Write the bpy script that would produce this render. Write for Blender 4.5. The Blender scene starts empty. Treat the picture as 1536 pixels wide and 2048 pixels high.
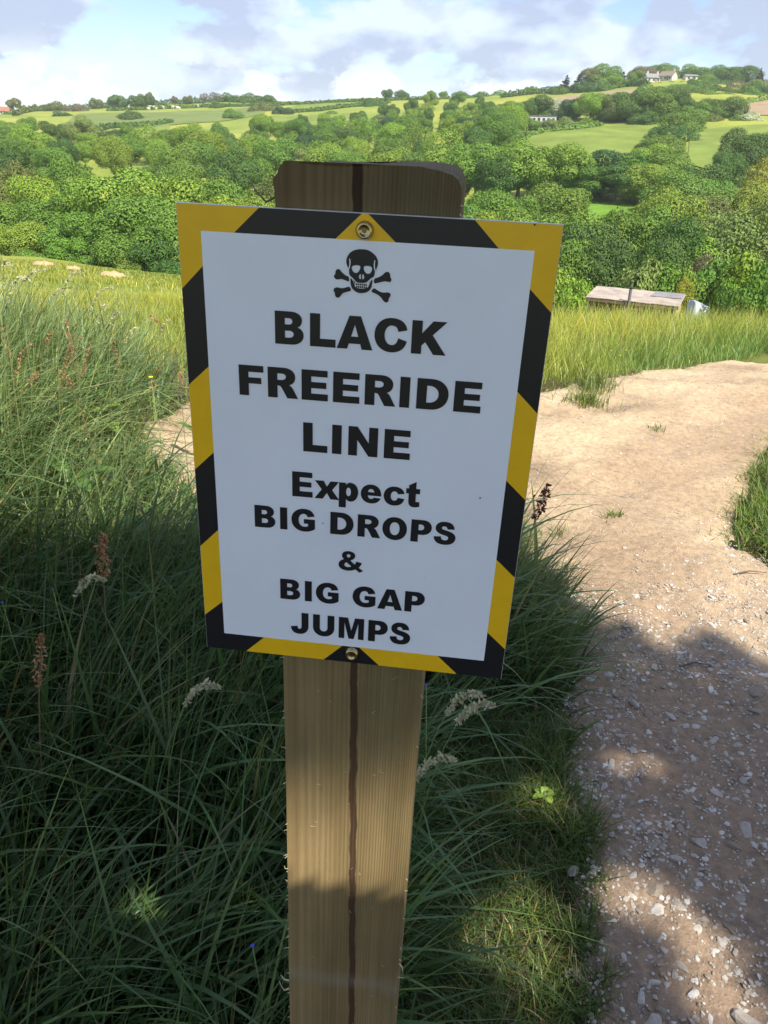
import bpy, bmesh, math, random
import numpy as np
from mathutils import Matrix, Vector
from mathutils.geometry import tessellate_polygon
random.seed(7); RNG = np.random.default_rng(7)
SC = bpy.context.scene
COL = SC.collection
R = math.radians

# ------------------------------------------------------------------ camera
F = 1530.0; CX, CY = 768.0, 1024.0          # focal length and centre in photo pixels
HC = 1.45                                    # camera height above the path (m)
UP = np.array([.0244, 1.0, -762 / F]); UP /= np.linalg.norm(UP)
FW = np.array([0, 0, 1.0]) - UP * UP[2]; FW /= np.linalg.norm(FW)
RT = np.array([FW[2]*UP[1]-FW[1]*UP[2], FW[0]*UP[2]-FW[2]*UP[0], FW[1]*UP[0]-FW[0]*UP[1]])
if RT[0] < 0: RT = -RT
def c2w(d):                                  # (right, up, forward) of the camera -> world axes
    d = np.asarray(d, float); return np.array([d @ RT, d @ FW, d @ UP])
cam_data = bpy.data.cameras.new('camera'); cam = bpy.data.objects.new('camera', cam_data); COL.objects.link(cam)
cam_data.sensor_fit = 'VERTICAL'; cam_data.sensor_height = 36; cam_data.lens = F / 2048 * 36
cam_data.clip_start = .02; cam_data.clip_end = 9000
ax, ay, az = c2w((1, 0, 0)), c2w((0, 1, 0)), -c2w((0, 0, 1))
cam.matrix_world = Matrix(((ax[0], ay[0], az[0], 0), (ax[1], ay[1], az[1], 0), (ax[2], ay[2], az[2], HC), (0, 0, 0, 1)))
SC.camera = cam

# ------------------------------------------------------------------ sun, sky, exposure
SUN_EL, SUN_AZ = R(52), R(34)                # azimuth: degrees to the right of straight behind the camera
SV = np.array([math.sin(SUN_AZ) * math.cos(SUN_EL), -math.cos(SUN_AZ) * math.cos(SUN_EL), math.sin(SUN_EL)])
sd = bpy.data.lights.new('sun', 'SUN'); sd.energy = 5.0; sd.angle = R(.53); sd.color = (1, .92, .78)
so = bpy.data.objects.new('sun', sd); COL.objects.link(so)
so.rotation_euler = Vector(SV).to_track_quat('Z', 'Y').to_euler()
W = bpy.data.worlds.new('World'); SC.world = W; W.use_nodes = True
nt = W.node_tree; nt.nodes.clear()
def N(t, typ, **kw):
    n = t.nodes.new(typ)
    for k, v in kw.items():
        if k.startswith('i_'):
            key = k[2:]; n.inputs[int(key) if key.isdigit() else key.replace('_', ' ')].default_value = v
        else: setattr(n, k, v)
    return n
out = N(nt, 'ShaderNodeOutputWorld'); bg = N(nt, 'ShaderNodeBackground'); bg.inputs[1].default_value = .086
sky = N(nt, 'ShaderNodeTexSky', sky_type='NISHITA', sun_disc=False, sun_elevation=SUN_EL, sun_rotation=math.atan2(SV[0], SV[1]),
        air_density=1.0, dust_density=.4, ozone_density=1.5, altitude=60)
tc = N(nt, 'ShaderNodeTexCoord')
mp = N(nt, 'ShaderNodeMapping'); mp.inputs['Scale'].default_value = (3.0, 3.0, 6.2); mp.inputs['Location'].default_value = (.35, 1.3, .15)
nz = N(nt, 'ShaderNodeTexNoise', i_Scale=3.3, i_Detail=10.0, i_Roughness=.52, i_Distortion=.15)
rmp = N(nt, 'ShaderNodeValToRGB'); rmp.color_ramp.elements[0].position = .41; rmp.color_ramp.elements[1].position = .485
mp2 = N(nt, 'ShaderNodeMapping'); mp2.inputs['Scale'].default_value = (3.0, 3.0, 6.2); mp2.inputs['Location'].default_value = (.41, 1.3, .34)
nz2 = N(nt, 'ShaderNodeTexNoise', i_Scale=3.3, i_Detail=7.0, i_Roughness=.5, i_Distortion=.15)
rm2 = N(nt, 'ShaderNodeValToRGB')
rm2.color_ramp.elements[0].position = .42; rm2.color_ramp.elements[0].color = (6.0, 6.8, 8.6, 1)
rm2.color_ramp.elements[1].position = .56; rm2.color_ramp.elements[1].color = (3.7, 4.2, 5.6, 1)
mx = N(nt, 'ShaderNodeMixRGB')
tint = N(nt, 'ShaderNodeMixRGB', blend_type='MULTIPLY', i_Fac=1.0); tint.inputs[2].default_value = (.95, 1.0, 1.27, 1)
L = nt.links.new
L(tc.outputs['Generated'], mp.inputs[0]); L(mp.outputs[0], nz.inputs['Vector']); L(nz.outputs['Fac'], rmp.inputs[0])
L(tc.outputs['Generated'], mp2.inputs[0]); L(mp2.outputs[0], nz2.inputs['Vector']); L(nz2.outputs['Fac'], rm2.inputs[0])
mf = N(nt, 'ShaderNodeMath', operation='MULTIPLY'); mf.inputs[1].default_value = .88
L(rmp.outputs[0], mf.inputs[0]); L(mf.outputs[0], mx.inputs[0])
L(sky.outputs[0], tint.inputs[1]); L(tint.outputs[0], mx.inputs[1]); L(rm2.outputs[0], mx.inputs[2])
# distant heaped cumulus low round the whole horizon
mp3 = N(nt, 'ShaderNodeMapping'); mp3.inputs['Scale'].default_value = (3.0, 3.0, 5.0); mp3.inputs['Location'].default_value = (2.1, .4, .0)
nz3 = N(nt, 'ShaderNodeTexNoise', i_Scale=5.5, i_Detail=10.0, i_Roughness=.55); rm3 = N(nt, 'ShaderNodeValToRGB'); rm3.color_ramp.elements[0].position = .5; rm3.color_ramp.elements[1].position = .56
sz = N(nt, 'ShaderNodeSeparateXYZ'); lo = N(nt, 'ShaderNodeMapRange', interpolation_type='SMOOTHSTEP'); lo.inputs[1].default_value = .03; lo.inputs[2].default_value = .095; lo.inputs[3].default_value = .9; lo.inputs[4].default_value = 0.
pm = N(nt, 'ShaderNodeMath', operation='MULTIPLY'); mx3 = N(nt, 'ShaderNodeMixRGB'); mx3.inputs[2].default_value = (7.6, 8.0, 8.6, 1)
L(tc.outputs['Generated'], mp3.inputs[0]); L(mp3.outputs[0], nz3.inputs['Vector']); L(nz3.outputs['Fac'], rm3.inputs[0]); L(tc.outputs['Generated'], sz.inputs[0]); L(sz.outputs['Z'], lo.inputs[0])
L(rm3.outputs[0], pm.inputs[0]); L(lo.outputs[0], pm.inputs[1]); L(pm.outputs[0], mx3.inputs[0]); L(mx.outputs[0], mx3.inputs[1])
L(mx3.outputs[0], bg.inputs[0]); L(bg.outputs[0], out.inputs[0])
SC.view_settings.view_transform = 'Standard'; SC.view_settings.look = 'None'
SC.view_settings.exposure = .82; SC.view_settings.gamma = 1
SC.cycles.use_denoising = True
SC.cycles.max_bounces = 6; SC.cycles.transparent_max_bounces = 6; SC.cycles.volume_bounces = 1

# ------------------------------------------------------------------ helpers
def ray(px, py): return c2w((px - CX, CY - py, F))
def at_y(px, py, Y):                          # point on the pixel's ray at forward distance Y
    d = ray(px, py); t = Y / d[1]; return np.array([d[0] * t, Y, HC + d[2] * t])
def at_z(px, py, z=0.0):                      # point on the pixel's ray at height z
    d = ray(px, py); t = (z - HC) / d[2]; return np.array([d[0] * t, d[1] * t, z])
def sstep(a, b, x):
    t = np.clip((np.asarray(x, float) - a) / (b - a), 0, 1); return t * t * (3 - 2 * t)
def vnoise(x, y, s=0):                        # cheap smooth value noise, about -1..1
    x = np.asarray(x, float); y = np.asarray(y, float)
    return (np.sin(x*1.7 + 1.3*np.sin(y*1.1 + s)) * np.cos(y*1.9 + 1.7*np.sin(x*.8 - s)) * .6
            + .4*np.sin(x*3.9 + 2.1*np.cos(y*3.1 + s*2) + s))
def mesh_from(name, v, f, smooth=True):
    me = bpy.data.meshes.new(name); v = np.asarray(v, np.float32)
    if isinstance(f, np.ndarray):
        k = f.shape[1]; me.vertices.add(len(v)); me.vertices.foreach_set('co', v.ravel())
        me.loops.add(f.size); me.loops.foreach_set('vertex_index', f.ravel().astype(np.int32))
        me.polygons.add(len(f)); me.polygons.foreach_set('loop_start', np.arange(0, f.size, k, dtype=np.int32))
        me.polygons.foreach_set('loop_total', np.full(len(f), k, np.int32)); me.update(calc_edges=True)
    else:
        me.from_pydata([tuple(map(float, q)) for q in v], [], [tuple(map(int, q)) for q in f]); me.update()
    me.polygons.foreach_set('use_smooth', np.full(len(me.polygons), smooth)); return me
def link(name, me, m=None, parent=None, loc=None):
    o = bpy.data.objects.new(name, me); COL.objects.link(o)
    if m is not None and len(me.materials) == 0: me.materials.append(m)
    if parent: o.parent = parent
    if loc is not None: o.location = loc
    return o
def tag(o, label, cat, group=None):
    o['label'] = label; o['category'] = cat
    if group: o['group'] = group
    return o
def empty(name, loc=(0, 0, 0), rz=0):
    o = bpy.data.objects.new(name, None); COL.objects.link(o); o.location = loc; o.rotation_euler[2] = rz; o.empty_display_size = .1
    return o
def copy_tree(o, parent=None):
    c = o.copy(); COL.objects.link(c); c.parent = parent
    for ch in list(o.children): copy_tree(ch, c)
    return c
def bm_mesh(name, bm, smooth=False):
    me = bpy.data.meshes.new(name); bm.to_mesh(me); bm.free()
    if smooth: me.polygons.foreach_set('use_smooth', np.full(len(me.polygons), True))
    return me
def add_box(bm, c, s, bev=0):
    r = bmesh.ops.create_cube(bm, size=1, matrix=Matrix.Translation(c) @ Matrix.Diagonal((*s, 1)))
    if bev:
        ed = list({e for v in r['verts'] for e in v.link_edges})
        bmesh.ops.bevel(bm, geom=ed, offset=bev, segments=2, affect='EDGES', profile=.5)
def box_mesh(name, c, s, bev=0):
    bm = bmesh.new(); add_box(bm, c, s, bev); return bm_mesh(name, bm)
def tube(pts, rad, seg=6, cap=True):          # numpy verts, quad faces along a polyline
    pts = np.asarray(pts, float); n = len(pts); rad = np.broadcast_to(np.asarray(rad, float), (n,))
    t = np.gradient(pts, axis=0); t /= np.linalg.norm(t, axis=1)[:, None] + 1e-9
    ref = np.array([0, 0, 1.]) if abs(t[0][2]) < .9 else np.array([1., 0, 0])
    vs, fs = [], []
    for i in range(n):
        a = np.cross(t[i], ref); a /= np.linalg.norm(a) + 1e-9; b = np.cross(t[i], a)
        for k in range(seg):
            w = 2 * math.pi * k / seg; vs.append(pts[i] + rad[i] * (math.cos(w) * a + math.sin(w) * b))
    for i in range(n - 1):
        for k in range(seg): fs.append((i*seg + k, i*seg + (k+1) % seg, (i+1)*seg + (k+1) % seg, (i+1)*seg + k))
    if cap:
        fs.append(tuple(range(seg))); fs.append(tuple((n-1)*seg + k for k in range(seg)))
    return vs, fs
class MB:                                     # collects several shapes into one mesh
    def __init__(s): s.v = []; s.f = []
    def add(s, v, f):
        o = len(s.v); s.v += [tuple(map(float, q)) for q in v]; s.f += [tuple(i + o for i in q) for q in f]
    def mesh(s, name, smooth=True): return mesh_from(name, s.v, s.f, smooth)

# ------------------------------------------------------------------ materials
def new_mat(name):
    m = bpy.data.materials.new(name); m.use_nodes = True; t = m.node_tree; t.nodes.clear()
    o = N(t, 'ShaderNodeOutputMaterial'); return m, t, o
def ramp(t, stops):
    r = N(t, 'ShaderNodeValToRGB'); e = r.color_ramp.elements
    while len(e) < len(stops): e.new(.5)
    for i, (p, c) in enumerate(stops): e[i].position = p; e[i].color = (*c, 1)
    return r
def plain(name, col, rough=.6, metal=0., noise=0., nscale=20., bump=0., spec=.5, coord='Object', stretch=(1, 1, 1)):
    m, t, o = new_mat(name); l = t.links.new
    b = N(t, 'ShaderNodeBsdfPrincipled', i_Roughness=rough, i_Metallic=metal); b.inputs['Specular IOR Level'].default_value = spec
    b.inputs['Base Color'].default_value = (*col, 1)
    if noise or bump:
        c = N(t, 'ShaderNodeTexCoord'); mp = N(t, 'ShaderNodeMapping'); mp.inputs['Scale'].default_value = stretch
        n = N(t, 'ShaderNodeTexNoise', i_Scale=nscale, i_Detail=6., i_Roughness=.6)
        l(c.outputs[coord], mp.inputs[0]); l(mp.outputs[0], n.inputs['Vector'])
        if noise:
            lo = tuple(x * (1 - noise) for x in col); hi = tuple(min(1, x * (1 + noise)) for x in col)
            r = ramp(t, [(.3, lo), (.7, hi)]); l(n.outputs['Fac'], r.inputs[0]); l(r.outputs[0], b.inputs['Base Color'])
        if bump:
            bp = N(t, 'ShaderNodeBump', i_Strength=bump, i_Distance=.02); l(n.outputs['Fac'], bp.inputs['Height']); l(bp.outputs[0], b.inputs['Normal'])
    l(b.outputs[0], o.inputs[0]); return m
def leafy(name, stops, transl=.3, rough=.5, obj_tint=False, spec=.25, attr=False):
    """leaf colour varies from leaf to leaf; light also passes through the leaf"""
    m, t, o = new_mat(name); l = t.links.new
    g = N(t, 'ShaderNodeNewGeometry'); r = ramp(t, stops); l(g.outputs['Random Per Island'], r.inputs[0]); colr = r.outputs[0]
    if obj_tint:
        oi = N(t, 'ShaderNodeObjectInfo'); mm = N(t, 'ShaderNodeMixRGB', blend_type='MULTIPLY', i_Fac=1.)
        l(colr, mm.inputs[1]); l(oi.outputs['Color'], mm.inputs[2]); colr = mm.outputs[0]
    if attr:
        at = N(t, 'ShaderNodeAttribute', attribute_name='Col'); mm = N(t, 'ShaderNodeMixRGB', blend_type='MULTIPLY', i_Fac=1.)
        l(colr, mm.inputs[1]); l(at.outputs['Color'], mm.inputs[2]); colr = mm.outputs[0]
    b = N(t, 'ShaderNodeBsdfPrincipled', i_Roughness=rough); b.inputs['Specular IOR Level'].default_value = spec
    tr = N(t, 'ShaderNodeBsdfTranslucent'); ms = N(t, 'ShaderNodeMixShader', i_Fac=transl)
    tm = N(t, 'ShaderNodeMixRGB', blend_type='MULTIPLY', i_Fac=1.); tm.inputs[2].default_value = (1.12, 1.1, .68, 1)
    l(colr, b.inputs['Base Color']); l(colr, tm.inputs[1]); l(tm.outputs[0], tr.inputs[0])
    l(b.outputs[0], ms.inputs[1]); l(tr.outputs[0], ms.inputs[2]); l(ms.outputs[0], o.inputs[0]); return m
M = {}
M['foliage'] = leafy('foliage', [(0, (.66, .7, .66)), (.5, (1, 1, 1)), (1, (1.36, 1.28, 1.05))], .2, .6, obj_tint=True)
M['blade'] = leafy('grass_blade', [(0, (.65, .7, .65)), (.6, (1, 1, 1)), (.93, (1.25, 1.2, 1.0)), (1, (1.9, 1.5, 1.0))], .3, .42, attr=True, spec=.4)
M['dock_leaf'] = leafy('dock_leaf', [(0, (.07, .15, .03)), (1, (.12, .22, .05))], .35, .4, spec=.4)
M['lime_leaf'] = leafy('lime_leaf', [(0, (.2, .32, .05)), (1, (.28, .4, .08))], .35, .4)
M['dock_seed'] = leafy('dock_seed', [(0, (.26, .12, .06)), (1, (.42, .25, .13))], .2, .7)
M['dark_seed'] = leafy('dark_seed', [(0, (.1, .02, .02)), (1, (.16, .04, .03))], .1, .6)
M['pale_seed'] = leafy('pale_seed', [(0, (.38, .38, .24)), (1, (.55, .52, .36))], .3, .7)
M['stalk'] = plain('green_stalk', (.16, .22, .07), .5)
M['red_stalk'] = plain('reddish_stalk', (.17, .12, .05), .6)
M['bark'] = plain('bark', (.13, .1, .075), .9, noise=.4, nscale=6, bump=.6, stretch=(3, 3, .6))
M['yellow_petal'] = plain('yellow_petal', (.8, .62, .02), .35)
M['blue_petal'] = plain('blue_petal', (.06, .07, .5), .5)
M['white_petal'] = plain('white_petal', (.75, .75, .7), .6)

# ------------------------------------------------------------------ terrain
YK = np.array([5, 10, 20, 45, 75, 100, 135, 170, 220, 300, 380, 450, 550, 700, 1000, 2000, 6000], float)
AK = np.array([-.45, -.22, 0, .2, .31, .45])
ZT = np.array([
 [0, -.7, -2.1, -5.6, -9.6, -14, -18, -17, -11, -4, 0, 4, 8.5, 7.5, 0, -30, -90],
 [0, -.7, -2.2, -6.3, -11.5, -16, -19, -17, -10.5, -3.5, 1, 7.5, 15.5, 15, 0, -30, -90],
 [0, -.8, -2.6, -8.0, -13, -17, -18, -16, -9.5, -1, 5, 12, 21, 20.5, 2, -30, -90],
 [0, -.82, -3.6, -10, -15, -16.5, -13, -10.3, -4, 5, 14, 21.5, 27, 26, 5, -30, -90],
 [0, -.82, -3.6, -10, -15, -16.5, -13, -10, -3.5, 6.5, 18.5, 29, 33.5, 32, 8, -30, -90],
 [0, -.82, -3.6, -10, -14, -15.5, -12, -9, -2, 8, 18, 26.5, 32, 31, 10, -30, -90]])
LY = np.linspace(0, math.log(6000 / 5), 240)
_tab = np.array([np.interp(LY, np.log(YK / 5), row) for row in ZT])
_k = np.exp(-np.linspace(-2, 2, 13) ** 2); _k /= _k.sum()
_tab = np.array([np.convolve(np.pad(r, 6, mode='edge'), _k, 'valid') for r in _tab])
A_DENSE = np.linspace(-.45, .45, 61)
TAB = np.array([np.interp(A_DENSE, AK, _tab[:, j]) for j in range(len(LY))]).T      # (61, 240)
_k2 = np.exp(-np.linspace(-2, 2, 9) ** 2); _k2 /= _k2.sum()
TAB = np.array([np.convolve(np.pad(TAB[:, j], 4, mode='edge'), _k2, 'valid') for j in range(TAB.shape[1])]).T
def terrain(x, y):
    x = np.asarray(x, float); y = np.asarray(y, float); yy = np.clip(y, 5, 5990)
    a = np.clip(x / np.maximum(yy, 1), -.449, .449)
    fi = (a + .45) / .9 * 60; fj = np.log(yy / 5) / LY[-1] * 239
    i = np.clip(fi.astype(int), 0, 59); j = np.clip(fj.astype(int), 0, 238); u = fi - i; w = fj - j
    z = (TAB[i, j]*(1-u)*(1-w) + TAB[i+1, j]*u*(1-w) + TAB[i, j+1]*(1-u)*w + TAB[i+1, j+1]*u*w)
    far = sstep(60, 200, y)
    z = z + far * 1.0 * vnoise(x / 45, y / 60, 2.) 
    near = 1 - sstep(9, 16, y)
    bank = (.18 * sstep(.7, 1.5, -x) + .26 * sstep(1.15, 2.0, -x)) * sstep(.7, 1.8, y) * (1 - .75*sstep(3.0, 5.2, y))
    bank = bank + .16 * sstep(1.45, 2.1, x) * (1 - sstep(2.3, 3.1, y)) 
    return z + near * (bank + .025 * vnoise(x * 1.9, y * 1.9))
def tz(x, y): return float(terrain(x, y))
def hit(px, py):                               # where a pixel's ray meets the terrain
    d = ray(px, py); d = d / d[1]; ys = np.geomspace(.6, 5000, 6000)
    below = (HC + d[2]*ys) < terrain(d[0]*ys, ys)
    if not below.any(): return None
    k = int(np.argmax(below)); return np.array([d[0]*ys[k], ys[k], tz(d[0]*ys[k], ys[k])])

def hit_near(px, py):
    while hit(px, py) is None: py += 1
    return hit(px, py)
# path outline: pixels on the ground plane
def gz(px, py, z=0.): p = at_z(px, py, z) if py > 960 else hit(px, py); return (p[0], p[1])
PATH = ([gz(*p) for p in [(1215, 2048), (1195, 1800), (1160, 1600), (1135, 1500), (1142, 1300), (1118, 1200), (1070, 1100), (1020, 1015),
        (860, 990), (700, 985), (400, 985), (300, 950), (285, 860), (390, 800), (700, 795), (1075, 790), (1180, 770), (1330, 742), (1536, 712)]]
        + [(5.6, 7.0), (5.6, 5.3)] + [gz(*p) for p in [(1536, 880), (1462, 1000), (1462, 1080), (1536, 1135)]]
        + [(1.85, 1.9), (1.9, .5), (1.8, -3.5), (.25, -3.5), (.36, .4)])
PATH = np.array(PATH)
def path_sd(x, y):                             # < 0 inside the path
    x = np.asarray(x, float); y = np.asarray(y, float); d = np.full(x.shape, 1e9); ins = np.zeros(x.shape, bool)
    for (x0, y0), (x1, y1) in zip(PATH, np.roll(PATH, -1, 0)):
        ex, ey = x1-x0, y1-y0; t = np.clip(((x-x0)*ex + (y-y0)*ey) / (ex*ex + ey*ey), 0, 1)
        d = np.minimum(d, np.hypot(x-x0-t*ex, y-y0-t*ey))
        c = (y0 > y) != (y1 > y); ins ^= c & (x < ex*(y-y0)/(ey if abs(ey) > 1e-9 else 1e-9) + x0)
    return np.where(ins, -d, d) + .035*vnoise(x*6, y*6, 1.) + .02*vnoise(x*17, y*17, 4.)

def ground_mat():
    m, t, o = new_mat('meadow_ground'); l = t.links.new
    c = N(t, 'ShaderNodeTexCoord'); n1 = N(t, 'ShaderNodeTexNoise', i_Scale=.035, i_Detail=5.); n2 = N(t, 'ShaderNodeTexNoise', i_Scale=1.7, i_Detail=8., i_Roughness=.7)
    l(c.outputs['Object'], n1.inputs['Vector']); l(c.outputs['Object'], n2.inputs['Vector'])
    r1 = ramp(t, [(.35, (.17, .23, .045)), (.6, (.28, .305, .055)), (.75, (.31, .31, .07))]); r2 = ramp(t, [(.3, (.6, .6, .6)), (.7, (1.25, 1.25, 1.2))])
    l(n1.outputs['Fac'], r1.inputs[0]); l(n2.outputs['Fac'], r2.inputs[0])
    vl = N(t, 'ShaderNodeVectorMath', operation='LENGTH'); l(c.outputs['Object'], vl.inputs[0]); mr = N(t, 'ShaderNodeMapRange'); mr.inputs[1].default_value = 5; mr.inputs[2].default_value = 13; l(vl.outputs['Value'], mr.inputs[0])
    sm = N(t, 'ShaderNodeMixRGB'); sm.inputs[1].default_value = (.07, .06, .032, 1); l(mr.outputs[0], sm.inputs[0]); l(r1.outputs[0], sm.inputs[2])      # bare soil and thatch between the modelled blades
    mm = N(t, 'ShaderNodeMixRGB', blend_type='MULTIPLY', i_Fac=1.); l(sm.outputs[0], mm.inputs[1]); l(r2.outputs[0], mm.inputs[2])
    b = N(t, 'ShaderNodeBsdfPrincipled', i_Roughness=.9); b.inputs['Specular IOR Level'].default_value = .1
    bp = N(t, 'ShaderNodeBump', i_Strength=.5, i_Distance=.1); l(n2.outputs['Fac'], bp.inputs['Height']); l(bp.outputs[0], b.inputs['Normal'])
    l(mm.outputs[0], b.inputs['Base Color']); l(b.outputs[0], o.inputs[0]); return m
def build_ground():
    th = np.concatenate([np.arange(-34, 34, .4), np.arange(34, 326, 3.)]); th = np.radians(th)     # 0 = straight ahead
    rr = np.concatenate([np.geomspace(.02, 12, 120), np.geomspace(12, 1600, 190)[1:]])
    T, Rr = np.meshgrid(th, rr); X = np.sin(T)*Rr; Y = np.cos(T)*Rr; Z = terrain(X, Y)
    sdv = path_sd(X.ravel(), Y.ravel()).reshape(X.shape); Z = np.where((Y < 8) & (sdv < .05), Z - .02, Z)
    nT, nR = len(th), len(rr); v = np.stack([X, Y, Z], -1).reshape(-1, 3)
    i, j = np.meshgrid(np.arange(nR-1), np.arange(nT), indexing='ij'); jn = (j+1) % nT
    f = np.stack([i*nT+j, (i+1)*nT+j, (i+1)*nT+jn, i*nT+jn], -1).reshape(-1, 4)[:, ::-1]
    o = link('ground', mesh_from('ground', v, np.ascontiguousarray(f)), ground_mat()); o['kind'] = 'structure'; return o
build_ground()

def path_mat():
    m, t, o = new_mat('stony_earth'); l = t.links.new
    c = N(t, 'ShaderNodeTexCoord')
    n1 = N(t, 'ShaderNodeTexNoise', i_Scale=1.1, i_Detail=6., i_Roughness=.62); n2 = N(t, 'ShaderNodeTexNoise', i_Scale=38., i_Detail=8., i_Roughness=.72)
    vo = N(t, 'ShaderNodeTexVoronoi', i_Scale=95.); n3 = N(t, 'ShaderNodeTexNoise', i_Scale=160., i_Detail=4.)
    for n in (n1, n2, vo, n3): l(c.outputs['Object'], n.inputs['Vector'])
    r1 = ramp(t, [(.36, (.27, .2, .13)), (.48, (.42, .32, .205)), (.64, (.53, .415, .275))]); l(n1.outputs['Fac'], r1.inputs[0])
    r2 = ramp(t, [(.3, (.62, .62, .64)), (.52, (1, 1, 1)), (.72, (1.3, 1.27, 1.2))]); l(n2.outputs['Fac'], r2.inputs[0])
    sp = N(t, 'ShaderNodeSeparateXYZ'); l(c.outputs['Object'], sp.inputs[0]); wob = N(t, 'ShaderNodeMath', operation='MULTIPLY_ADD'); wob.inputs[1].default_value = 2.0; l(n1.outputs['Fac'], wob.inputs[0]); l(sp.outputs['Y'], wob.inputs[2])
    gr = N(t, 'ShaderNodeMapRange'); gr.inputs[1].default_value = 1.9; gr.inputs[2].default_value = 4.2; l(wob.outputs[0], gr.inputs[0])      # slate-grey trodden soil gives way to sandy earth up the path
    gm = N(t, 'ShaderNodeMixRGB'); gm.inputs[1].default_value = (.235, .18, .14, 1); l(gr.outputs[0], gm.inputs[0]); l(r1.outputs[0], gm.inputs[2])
    mm = N(t, 'ShaderNodeMixRGB', blend_type='MULTIPLY', i_Fac=1.); wa = N(t, 'ShaderNodeAttribute', attribute_name='worn'); ws = N(t, 'ShaderNodeSeparateXYZ'); l(wa.outputs['Vector'], ws.inputs[0]); wk = N(t, 'ShaderNodeMath', operation='MULTIPLY'); wk.inputs[1].default_value = .62; l(ws.outputs[0], wk.inputs[0])
    wm = N(t, 'ShaderNodeMixRGB'); wm.inputs[2].default_value = (.27, .19, .125, 1); l(wk.outputs[0], wm.inputs[0]); l(gm.outputs[0], wm.inputs[1])      # brown earth laid bare where wheels run
    l(wm.outputs[0], mm.inputs[1]); l(r2.outputs[0], mm.inputs[2])
    b = N(t, 'ShaderNodeBsdfPrincipled', i_Roughness=.95); b.inputs['Specular IOR Level'].default_value = .15
    ad = N(t, 'ShaderNodeMath', operation='ADD'); l(n2.outputs['Fac'], ad.inputs[0]); l(n3.outputs['Fac'], ad.inputs[1])
    bp = N(t, 'ShaderNodeBump', i_Strength=.8, i_Distance=.006); l(ad.outputs[0], bp.inputs['Height']); l(bp.outputs[0], b.inputs['Normal'])
    l(mm.outputs[0], b.inputs['Base Color']); l(b.outputs[0], o.inputs[0]); return m
def path_top(x, y):
    return terrain(x, y) + .012 + .010*vnoise(np.asarray(x)*2.3, np.asarray(y)*2.1, 3.) + .004*vnoise(np.asarray(x)*13, np.asarray(y)*12, 5.) + .007*vnoise(np.asarray(x)*5.1, np.asarray(y)*4.7, 9.)
def build_path():
    xs = np.arange(-1.9, 4.6, .03); ys = np.arange(-2.5, 6.9, .03); X, Y = np.meshgrid(xs, ys)
    s = path_sd(X, Y); Z = path_top(X, Y) - .045*sstep(-.02, .07, s) + .002*RNG.normal(size=X.shape)
    keep = s < .09; nx = len(xs); i, j = np.meshgrid(np.arange(len(ys)-1), np.arange(nx-1), indexing='ij')
    q = np.stack([i*nx+j, i*nx+j+1, (i+1)*nx+j+1, (i+1)*nx+j], -1).reshape(-1, 4)
    q = q[keep.ravel()[q].all(1)]; u, inv = np.unique(q, return_inverse=True)
    v = np.stack([X, Y, Z], -1).reshape(-1, 3)[u]
    me = mesh_from('path', v, inv.reshape(-1, 4)); d = np.full(len(v), 9.); TR = [at_z(*p)[:2] for p in [(1420, 2040), (1400, 1700), (1360, 1400), (1300, 1150), (1270, 1010), (1330, 930)]] + [hit(1440, 872)[:2], hit(1536, 828)[:2], np.array([4.5, 6.0])]
    for p, q in zip(TR[:-1], TR[1:]):
        e = q - p; t = np.clip(((v[:, :2] - p) @ e)/(e @ e), 0, 1); d = np.minimum(d, np.linalg.norm(v[:, :2] - p - t[:, None]*e, axis=1))
    wv = np.clip(1 - (d + .10*vnoise(v[:, 0]*4, v[:, 1]*4, 2.) + .06*vnoise(v[:, 0]*11, v[:, 1]*11, 6.) - .12)/.28, 0, 1); C = np.ones((len(v), 4)); C[:, 0] = wv
    at = me.color_attributes.new('worn', 'FLOAT_COLOR', 'POINT'); at.data.foreach_set('color', C.astype(np.float32).ravel())
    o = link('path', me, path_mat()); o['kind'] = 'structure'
build_path()

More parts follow.
